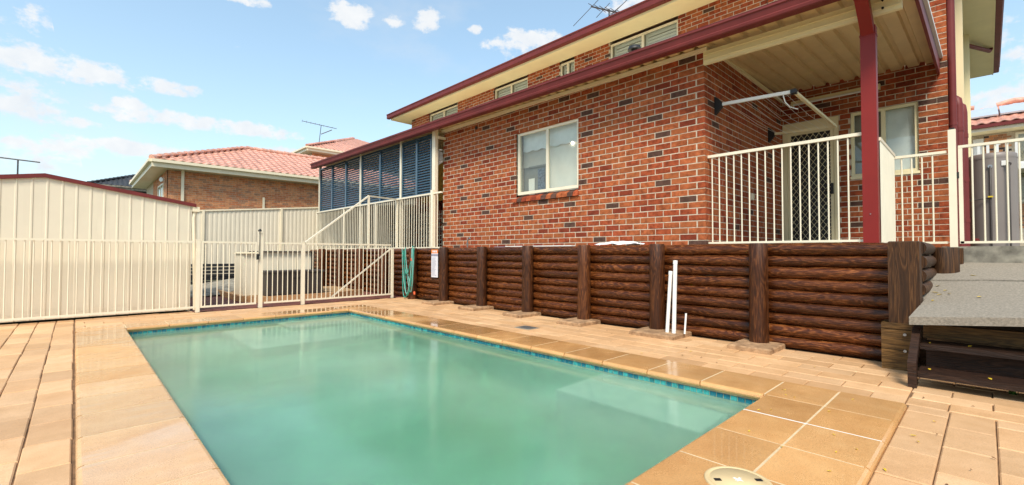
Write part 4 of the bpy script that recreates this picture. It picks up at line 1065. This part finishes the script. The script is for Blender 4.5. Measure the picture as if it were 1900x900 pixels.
sg = thing('safety_sign', 'narrow pool safety notice with an orange header and small print on the logs', 'sign', (5.45, 8.0, .8))
sx = 5.432
MB().box(sx, sx + .004, 7.88, 8.12, .50, 1.0).build('face', paper, sg); MB().box(sx - .001, sx + .004, 7.88, 8.12, 1.0, 1.08).build('header', sign_or, sg); MB().box(sx - .001, sx + .004, 7.88, 8.12, .94, .985).build('sub_header', ink, sg)
for k in range(3): MB().box(sx - .0025, sx - .0012, 7.915 + k * .06, 7.955 + k * .06, 1.02, 1.06).build('header_mark', paper, sg)
for k in range(16):
    L = random.uniform(.10, .17); MB().box(sx - .0015, sx - .0005, 8.10 - L, 8.10, .90 - k * .024, .908 - k * .024).build('print_line', ink, sg)
MB().box(sx + .004, 5.47, 7.97, 8.03, .55, .95).build('backing', step_m, sg)
def pvc(p, q, r, lab, cap=True):
    o = thing('plastic_pipe', lab, 'pipe', p, 'white plastic pipes leaning on the log wall')
    p, q = Vector(p), Vector(q); d = (q - p).normalized()
    MB().tube([p, q], r, 14).build('pipe', white_pl, o)
    if cap: MB().tube([q - d * .045, q - d * .002], r * 1.14, 14).build('socket', white_pl, o)
pvc((5.20, 2.70, .05), (5.26, 2.68, .79), .022, 'shorter thick white pipe leaning against the log wall post')
pvc((5.19, 2.61, .05), (5.26, 2.62, .92), .024, 'tallest white pipe leaning against the log wall')
pvc((5.24, 2.50, .05), (5.28, 2.50, .29), .011, 'stubby thin white pipe standing beside the two tall pipes', False)
tw = thing('folded_towel', 'crumpled white cloth lying on top of the log wall below the window', 'cloth', (5.62, 3.75, 1.12))
mb = MB(); nx_, ny_ = 10, 28; vs = []
for i in range(nx_ + 1):
    for j in range(ny_ + 1):
        u, v = i / nx_, j / ny_
        h = .03 + .045 * math.sin(v * 3.1) * math.sin(u * 3.1) + .008 * math.sin(u * 9 + v * 13) + .004 * math.sin(v * 25 - u * 7)
        vs.append((5.52 + u * .22 + .01 * math.sin(v * 12), 3.28 + v * .72 + .015 * math.sin(u * 8), 1.105 + max(.004, h)))
mb.add(vs, [(i * (ny_ + 1) + j, i * (ny_ + 1) + j + 1, (i + 1) * (ny_ + 1) + j + 1, (i + 1) * (ny_ + 1) + j) for i in range(nx_) for j in range(ny_)], 0, True); mb.build('cloth', towel_m, tw, False)
MB().box(5.55, 5.74, 4.0, 4.22, 1.10, 1.115).build('folded_corner', mat('pale_blue_cloth', (.55, .66, .76), .8), tw)
pk = thing('timber_strip', 'pale flat strip lying along the top of the log wall', 'strip', (5.6, 5.1, 1.13))
MB().box(5.54, 5.63, 4.45, 5.95, 1.118, 1.132).build('strip', white_pl, pk); MB().box(5.545, 5.625, 5.96, 6.25, 1.112, 1.124).build('strip_end', ink, pk)
tp = thing('garden_tap', 'small chrome tap standing at the foot of the brick wall', 'tap', (5.7, 7.25, 1.1))
MB().tube([(5.75, 7.3, 1.09), (5.75, 7.3, 1.24), (5.75, 7.27, 1.30), (5.74, 7.22, 1.315), (5.74, 7.19, 1.29)], .014, 8).build('pipe', metal, tp); MB().bar((5.75, 7.33, 1.2), (5.75, 7.27, 1.2), .02, .02).build('handle', metal, tp)

# fallen leaves
def leaf(x, y, z, m, s, lab, grp):
    a_ = random.uniform(0, 6.28); o = MB(); u = Vector((math.cos(a_), math.sin(a_), 0)); v = Vector((-u.y, u.x, 0)); c = Vector((x, y, z))
    o.add([c - u * s, c - u * s * .3 + v * s * .38 + Vector((0, 0, .004)), c + u * s * .5 + v * s * .3 + Vector((0, 0, .005)), c + u * s + Vector((0, 0, .003)), c + u * s * .4 - v * s * .32 + Vector((0, 0, .006)), c - u * s * .4 - v * s * .36 + Vector((0, 0, .003)), c + Vector((0, 0, .001))],
          [(0, 1, 6), (1, 2, 6), (2, 3, 6), (3, 4, 6), (4, 5, 6), (5, 0, 6)])
    q = o.build('fallen_leaf', m, None, False); tag(q, lab, 'leaf', grp)
for (x, y) in ((5.58, .30), (5.66, .33), (5.75, .27), (5.62, .24), (5.95, .33), (5.35, .33), (5.5, .05), (6.4, .1)):
    leaf(x, y, zs(x, y) + (.003 if x < 6.2 else .015), leaf_y, random.uniform(.018, .03), 'yellow leaf fallen on the concrete path beside the weathered post', 'yellow leaves on the concrete path')
for (x, y) in ((4.7, .0), (4.75, .32), (4.95, .1), (4.9, .33)):
    leaf(x, y, .118 if x < 4.8 else .298, leaf_y, .024, 'yellow leaf lying on the dark wooden step treads', 'yellow leaves on the wooden steps')
for k in range(14):
    x, y = random.uniform(2.3, 3.9), random.uniform(.42, 1.05); leaf(x, y, .02, leaf_y, random.uniform(.007, .013), 'tiny yellow leaf on the tan coping tiles at the near pool end', 'small leaves on the coping')
for k in range(26):
    x, y = random.uniform(2.5, 5.2), random.uniform(-.5, .36); leaf(x, y, .006, leaf_b if k % 3 else leaf_y, random.uniform(.008, .016), 'tiny dry leaf scattered on the sand pavers near the wooden steps', 'small dry leaves on the pavers')
for k in range(22):
    x, y = random.uniform(4.1, 5.4), random.uniform(1, 6.5); leaf(x, y, .006, leaf_y if k % 2 else leaf_b, random.uniform(.010, .018), 'tiny leaf on the sand pavers between the pool and the log wall', 'small leaves beside the log wall')

# ------------------------------------------------------------------ neighbouring houses
TILES = []
def tile_mesh(m, wd=.30, ln=.36):
    mb = MB(); n = 8; vs = []
    for i in range(n + 1):
        u = i / n; z_ = .022 * math.sin(u * math.pi * 2) 
        vs += [(u * wd - .005 * (u < .5), 0, z_ + .022), (u * wd, ln, z_)]
    for i in range(n + 1):
        u = i / n; z_ = .022 * math.sin(u * math.pi * 2); vs.append((u * wd, 0, z_ - .006))
    fs = [(2 * i, 2 * i + 2, 2 * i + 3, 2 * i + 1) for i in range(n)] + [(2 * i, 2 * (n + 1) + i, 2 * (n + 1) + i + 1, 2 * i + 2) for i in range(n)]
    mb.add(vs, fs, 0, False); return mb
def tiled_slope(parent, a, b, c, d, m, top_n, wd=.30, ln=.33, lim=3.0):
    """tile the quad a-b (eave) to d-c (ridge); u runs along the eave"""
    a, b, c, d = map(Vector, (a, b, c, d)); u = (b - a).normalized(); nrm = u.cross(d - a).normalized()
    if nrm.z < 0: nrm = -nrm
    v = nrm.cross(u).normalized()
    if v.z < 0: v = -v
    vmax = (d - a).dot(v)
    base = tile_mesh(m, wd, ln + .03); cells = []
    k = 0
    nr = int(vmax / ln)
    for r in range(nr):
        y = r * ln; f0 = y / vmax
        x0 = (d - a).dot(u) * f0; x1 = (b - a).dot(u) + ((c - b).dot(u)) * f0
        x = math.ceil(x0 / wd) * wd
        while x + wd * .6 < x1:
            cells.append((x, y)); x += wd
    pos = [(a + u * x + v * y, x, y) for x, y in cells]; pos.sort(key=lambda p: -near_key(p[0]))
    rot = Matrix((u, v, nrm)).transposed(); rot4 = rot.to_4x4()
    me = base.mesh('roof_tile', m); rest = MB()
    for i, (p, x, y) in enumerate(pos):
        if i < top_n:
            o = bpy.data.objects.new('roof_tile', me); col.objects.link(o); o.parent = parent
            o.matrix_parent_inverse = Matrix.Identity(4); mw = rot4.copy(); mw.translation = p; o.matrix_local = mw
        else:
            rest.add([rot @ Vector(q) + p for q in base.v], base.f)
    if rest.f: kind(rest.build('roof_tiling', m, parent, False), 'stuff')
def brick_panel(parent, axis, fix, sgn, lo, hi, z0, z1, mats_, holes=(), wd=.24, ht=.086):
    mb = MB(); r = 0; z = z0
    while z < z1 - .03:
        s = lo - (.12 if r % 2 else 0)
        while s < hi:
            p, q = max(s, lo), min(s + wd - .01, hi)
            ok = q - p > .05 and not any(q > h[0] and p < h[1] and z + .07 > h[2] and z < h[3] for h in holes)
            if ok:
                f0, f1 = sorted((fix, fix - sgn * .03)); bx = (f0, f1, p, q, z, min(z + .076, z1)) if axis == 0 else (p, q, f0, f1, z, min(z + .076, z1))
                mb.chamf(*bx, .004, axis, sgn, random.choice((0, 0, 0, 1, 1, 2)))
            s += wd
        z += ht; r += 1
    kind(mb.build('brickwork', mats_, parent, False), 'stuff')
def hip_house(name, label, ex0, ey0, ex1, ey1, ze, slope, over, tm, n_tiles, detail=True, ground=0., fasc=cream, nb=nbrick, front_only=True):
    h = thing(name, label, 'house', (0, 0, 0))
    dY = (ey1 - ey0) / 2; dX = (ex1 - ex0) / 2; d = min(dX, dY); zr_ = ze + .12 + d * slope
    A_, B_, C_, D_ = (ex0, ey0, ze + .12), (ex1, ey0, ze + .12), (ex1, ey1, ze + .12), (ex0, ey1, ze + .12)
    r1 = (ex0 + d, ey0 + d, zr_); r2 = (ex1 - d, ey1 - d, zr_)
    mb = MB(); mb.add([A_, B_, C_, D_, r1, r2] if dX >= dY else [A_, B_, C_, D_, r1, r2], [(0, 1, 5, 4), (1, 2, 5), (2, 3, 4, 5), (3, 0, 4), (3, 2, 1, 0)] if dX >= dY else [(0, 1, 4), (1, 2, 5, 4), (2, 3, 5), (3, 0, 4, 5), (3, 2, 1, 0)])
    ro = mb.build('roof', tm, h)
    if detail:
        lift = lambda p: (p[0], p[1], p[2] + .03)
        tiled_slope(ro, lift(A_), lift(B_), lift(r2), lift(r1), tm, n_tiles)
        tiled_slope(ro, lift(D_), lift(A_), lift(r1), lift(r1 if dX >= dY else r2), tm, 0)
        for p, q in ((A_, r1), (r1, r2), (D_, r1)):
            p, q = Vector(p), Vector(q); L = (q - p).length; k = 0
            if L < .3: continue
            while k * .36 < L - .2:
                s0 = p + (q - p) * (k * .36 / L); s1 = p + (q - p) * min(1, (k * .36 + .39) / L)
                MB().tube([s0 + Vector((0, 0, .05)), s1 + Vector((0, 0, .03))], .11, 8, radii=[.12, .10]).build('ridge_cap', tm, ro); k += 1
    g_ = MB()
    for (p, q) in ((A_, B_), (D_, A_)):
        dv = (Vector(q) - Vector(p)).normalized(); nv = dv.cross(Vector((0, 0, 1)))
        g_.bar(Vector(p) + nv * .05 + Vector((0, 0, -.05)), Vector(q) + nv * .05 + Vector((0, 0, -.05)), .11, .11)
    g_.build('gutter', fasc, h)
    f_ = MB(); f_.box(ex0 + .005, ex1, ey0 + .005, ey0 + .03, ze - .16, ze + .1); f_.box(ex0 + .005, ex0 + .03, ey0 + .03, ey1, ze - .16, ze + .1); f_.box(ex0 + .03, ex1, ey0 + .03, ey1, ze - .14, ze - .12); f_.build('fascia', fasc, h)
    wl = MB(); wl.box(ex0 + over + .01, ex1 - over, ey0 + over + .01, ey1 - over, ground, ze - .14); wo = wl.build('wall', mortar if nb else terr_d, h)
    return h, wo
h1, w1 = hip_house('neighbour_house', 'single-storey brick house with an orange tiled hip roof beyond the fence', 2.05, 22.0, 16.0, 30.4, 4.47, .415, .55, terr_o, 240)
brick_panel(w1, 1, 22.55, -1, 2.6, 10.5, 2.2, 4.3, nbrick)
brick_panel(w1, 0, 2.6, -1, 22.55, 27, 2.2, 4.3, nbrick, [(23.6, 25.2, 2.4, 3.9)])
wf = window(2.6, 23.6, 25.2, 2.4, 3.9, [24.4], .06, cream_w, inset=-.02, parent=h1)
mb = MB(); mb.bar((3.1, 22.45, 4.4), (3.1, 22.5, 4.1), .1, .08); mb.box(3.05, 3.15, 22.46, 22.53, 2.0, 4.12); mb.build('downpipe', cream, h1)
MB().box(6.05, 6.13, 22.47, 22.54, 2.0, 3.5).build('vent_pipe', cream, h1)
MB().box(8.6, 9.6, 22.3, 22.53, 4.1, 4.28).build('eave_box', cream, h1)
MB().tube([(2.52, 23.0, 3.95), (2.45, 22.95, 3.95)], .09, 12).build('flood_lamp', white_pl, h1)
h2, w2 = hip_house('neighbour_house', 'taller two-storey house with a steep orange tiled roof behind the single-storey one', 11.3, 32.0, 23.6, 44.2, 8.18, .44, .55, terr_o, 200)
brick_panel(w2, 1, 32.55, -1, 11.85, 16, 5.2, 8.0, nbrick)
MB().box(12.7, 16.5, 32.45, 32.5, 5.5, 7.7).build('pink_panel', mat('pink_render', (.50, .16, .12), .7), h2)
MB().bar((13.9, 32.1, 8.1), (13.5, 32.5, 7.6), .12, .1).build('downpipe', cream, h2)
h3, w3 = hip_house('neighbour_house', 'distant dark house with a slate grey hip roof behind the shed', .6, 45, 14, 56, 5.9, .43, .5, terr_d, 0, True, 0, conc, None)
# right-hand neighbour with balcony and solar panels
h4 = thing('neighbour_house', 'mottled brick house with solar panels and a white balcony beyond the water heater', 'house', (27, -3, 0))
MB().box(26, 32, -12, 4, 0, 5.75).build('wall', mortar, h4)
w4 = bpy.data.objects[h4.children[0].name] if h4.children else None
brick_panel(h4.children[0], 0, 25.99, -1, -9, .02, 2.0, 5.72, [nbrick[0], nbrick[2], mat('black_brick', (.07, .05, .045), .85)], [(-1.9, -.80, 3.0, 5.7)])
MB().box(25.2, 26.2, -12, 4, 5.76, 5.80).build('soffit', soffit_m, h4); MB().box(25.15, 25.2, -12, 4, 5.74, 5.90).build('fascia', cream, h4); MB().box(25.05, 25.15, -12, 4, 5.86, 5.98).build('gutter', red_m, h4)
mb = MB(); mb.add([(25.1, 4, 5.98), (25.1, -12, 5.98), (29.5, -12, 7.55), (29.5, 4, 7.55), (33, 4, 5.98), (33, -12, 5.98)], [(0, 1, 2, 3), (3, 2, 5, 4), (0, 3, 4), (1, 5, 2)]); r4 = mb.build('roof', terr_o, h4)
tiled_slope(r4, (25.1, -6, 6.02), (25.1, 3.5, 6.02), (29.5, 3.5, 7.59), (29.5, -6, 7.59), terr_o, 50)
sl4 = Vector((4.4, 0, 1.57)).normalized()
for k in range(6):
    c = Vector((27.3, .1 - k * 1.05 , 6.92)); MB().obox(c, sl4 * 1.15, (0, .5, 0), Vector((-sl4.z, 0, sl4.x)) * .03).build('solar_panel', solar, h4)
for y in (.9, -.9): MB().tube([(29.45, y + .5, 7.62), (29.45, y, 7.72), (29.45, y - .6, 7.66)], .12, 8).build('ridge_cap', terr_o, h4)
window(25.98, -1.88, -.82, 3.0, 5.68, [-1.35], .08, cream_w, inset=-.03, parent=h4)
MB().box(25.93, 25.98, .03, .32, 4.2, 5.6).build('door', white_pl, h4)
MB().tube([(25.9, -.35, 5.38), (25.75, -.38, 5.3)], .07, 8).build('flood_lamp', white_pl, h4)
bl = thing('balcony_railing', 'white balcony balustrade on the mottled brick house', 'railing', (24.6, -2, 4.2))
MB().box(24.55, 24.62, -6, 3, 5.12, 5.18).build('rail', white_pl, bl); MB().box(24.55, 24.62, -6, 3, 4.3, 4.36).build('rail', white_pl, bl)
src = MB().box(-.03, .03, -.04, .04, 4.36, 5.12).mesh('baluster', white_pl)
for k in range(36): put('baluster', src, bl, (24.585, 2.8 - k * .24, 0))
MB().box(24.5, 26, -6, 3, 4.1, 4.29).build('balcony_slab', white_pl, h4)

# TV antennas
def antenna(base, top, boom_dir, L, elems, el, lab):
    a = thing('tv_antenna', lab, 'antenna', base, 'rooftop tv antennas')
    base, top = Vector(base), Vector(top); bd = Vector(boom_dir).normalized(); cr = bd.cross(Vector((0, 0, 1))).normalized()
    MB().tube([base, top], .022, 6).build('mast', steel_d, a); MB().tube([top - bd * L * .55, top + bd * L * .45], .02, 6).build('boom', steel_d, a)
    for k in range(elems):
        p = top + bd * L * (-.55 + k / (elems - 1)); e_ = el * (1 - .55 * k / elems)
        MB().tube([p - cr * e_, p + cr * e_], .009, 5).build('element', steel_d, a)
    return a
an = antenna((-1.4, 22, 0), (-1.4, 22, 4.05), (.88, -.2, -.06), 1.15, 5, .06, 'thin tv antenna on a mast rising behind the shed roof')
MB().tube([(-1.95, 22.1, 4.38), (-1.85, 22.1, 4.12), (-1.97, 22.1, 3.88)], .015, 5).build('reflector', steel_d, an)
an = antenna((12.7, 33.6, 8.9), (12.7, 33.2, 10.25), (.95, -.3, -.12), 2.3, 9, .35, 'tv antenna on the tiled roof of the two-storey house behind')
MB().tube([(12.7, 33.2, 9.6), (13.4, 33.0, 10.0)], .03, 6).build('brace', steel_d, an)
an = thing('tv_antenna', 'tv antenna with long thin rods above the upper gutter of the brick house', 'antenna', (11, 7.44, 7.0), 'rooftop tv antennas')
MB().tube([(11, 7.44, 6.9), (11, 7.44, 8.06)], .022, 6).build('mast', steel_d, an); MB().tube([(11, 8.07, 8.38), (11, 6.91, 7.70)], .022, 6).build('boom', steel_d, an)
for p, q in ANT: MB().tube([(11.02, *p), (10.9, *q)], .009, 5).build('rod', steel_d, an)
for k in range(6):
    y = 7.95 - k * .19; z = 8.31 - k * .111
    MB().tube([(10.7, y, z), (11.3, y, z)], .009, 5).build('element', steel_d, an)
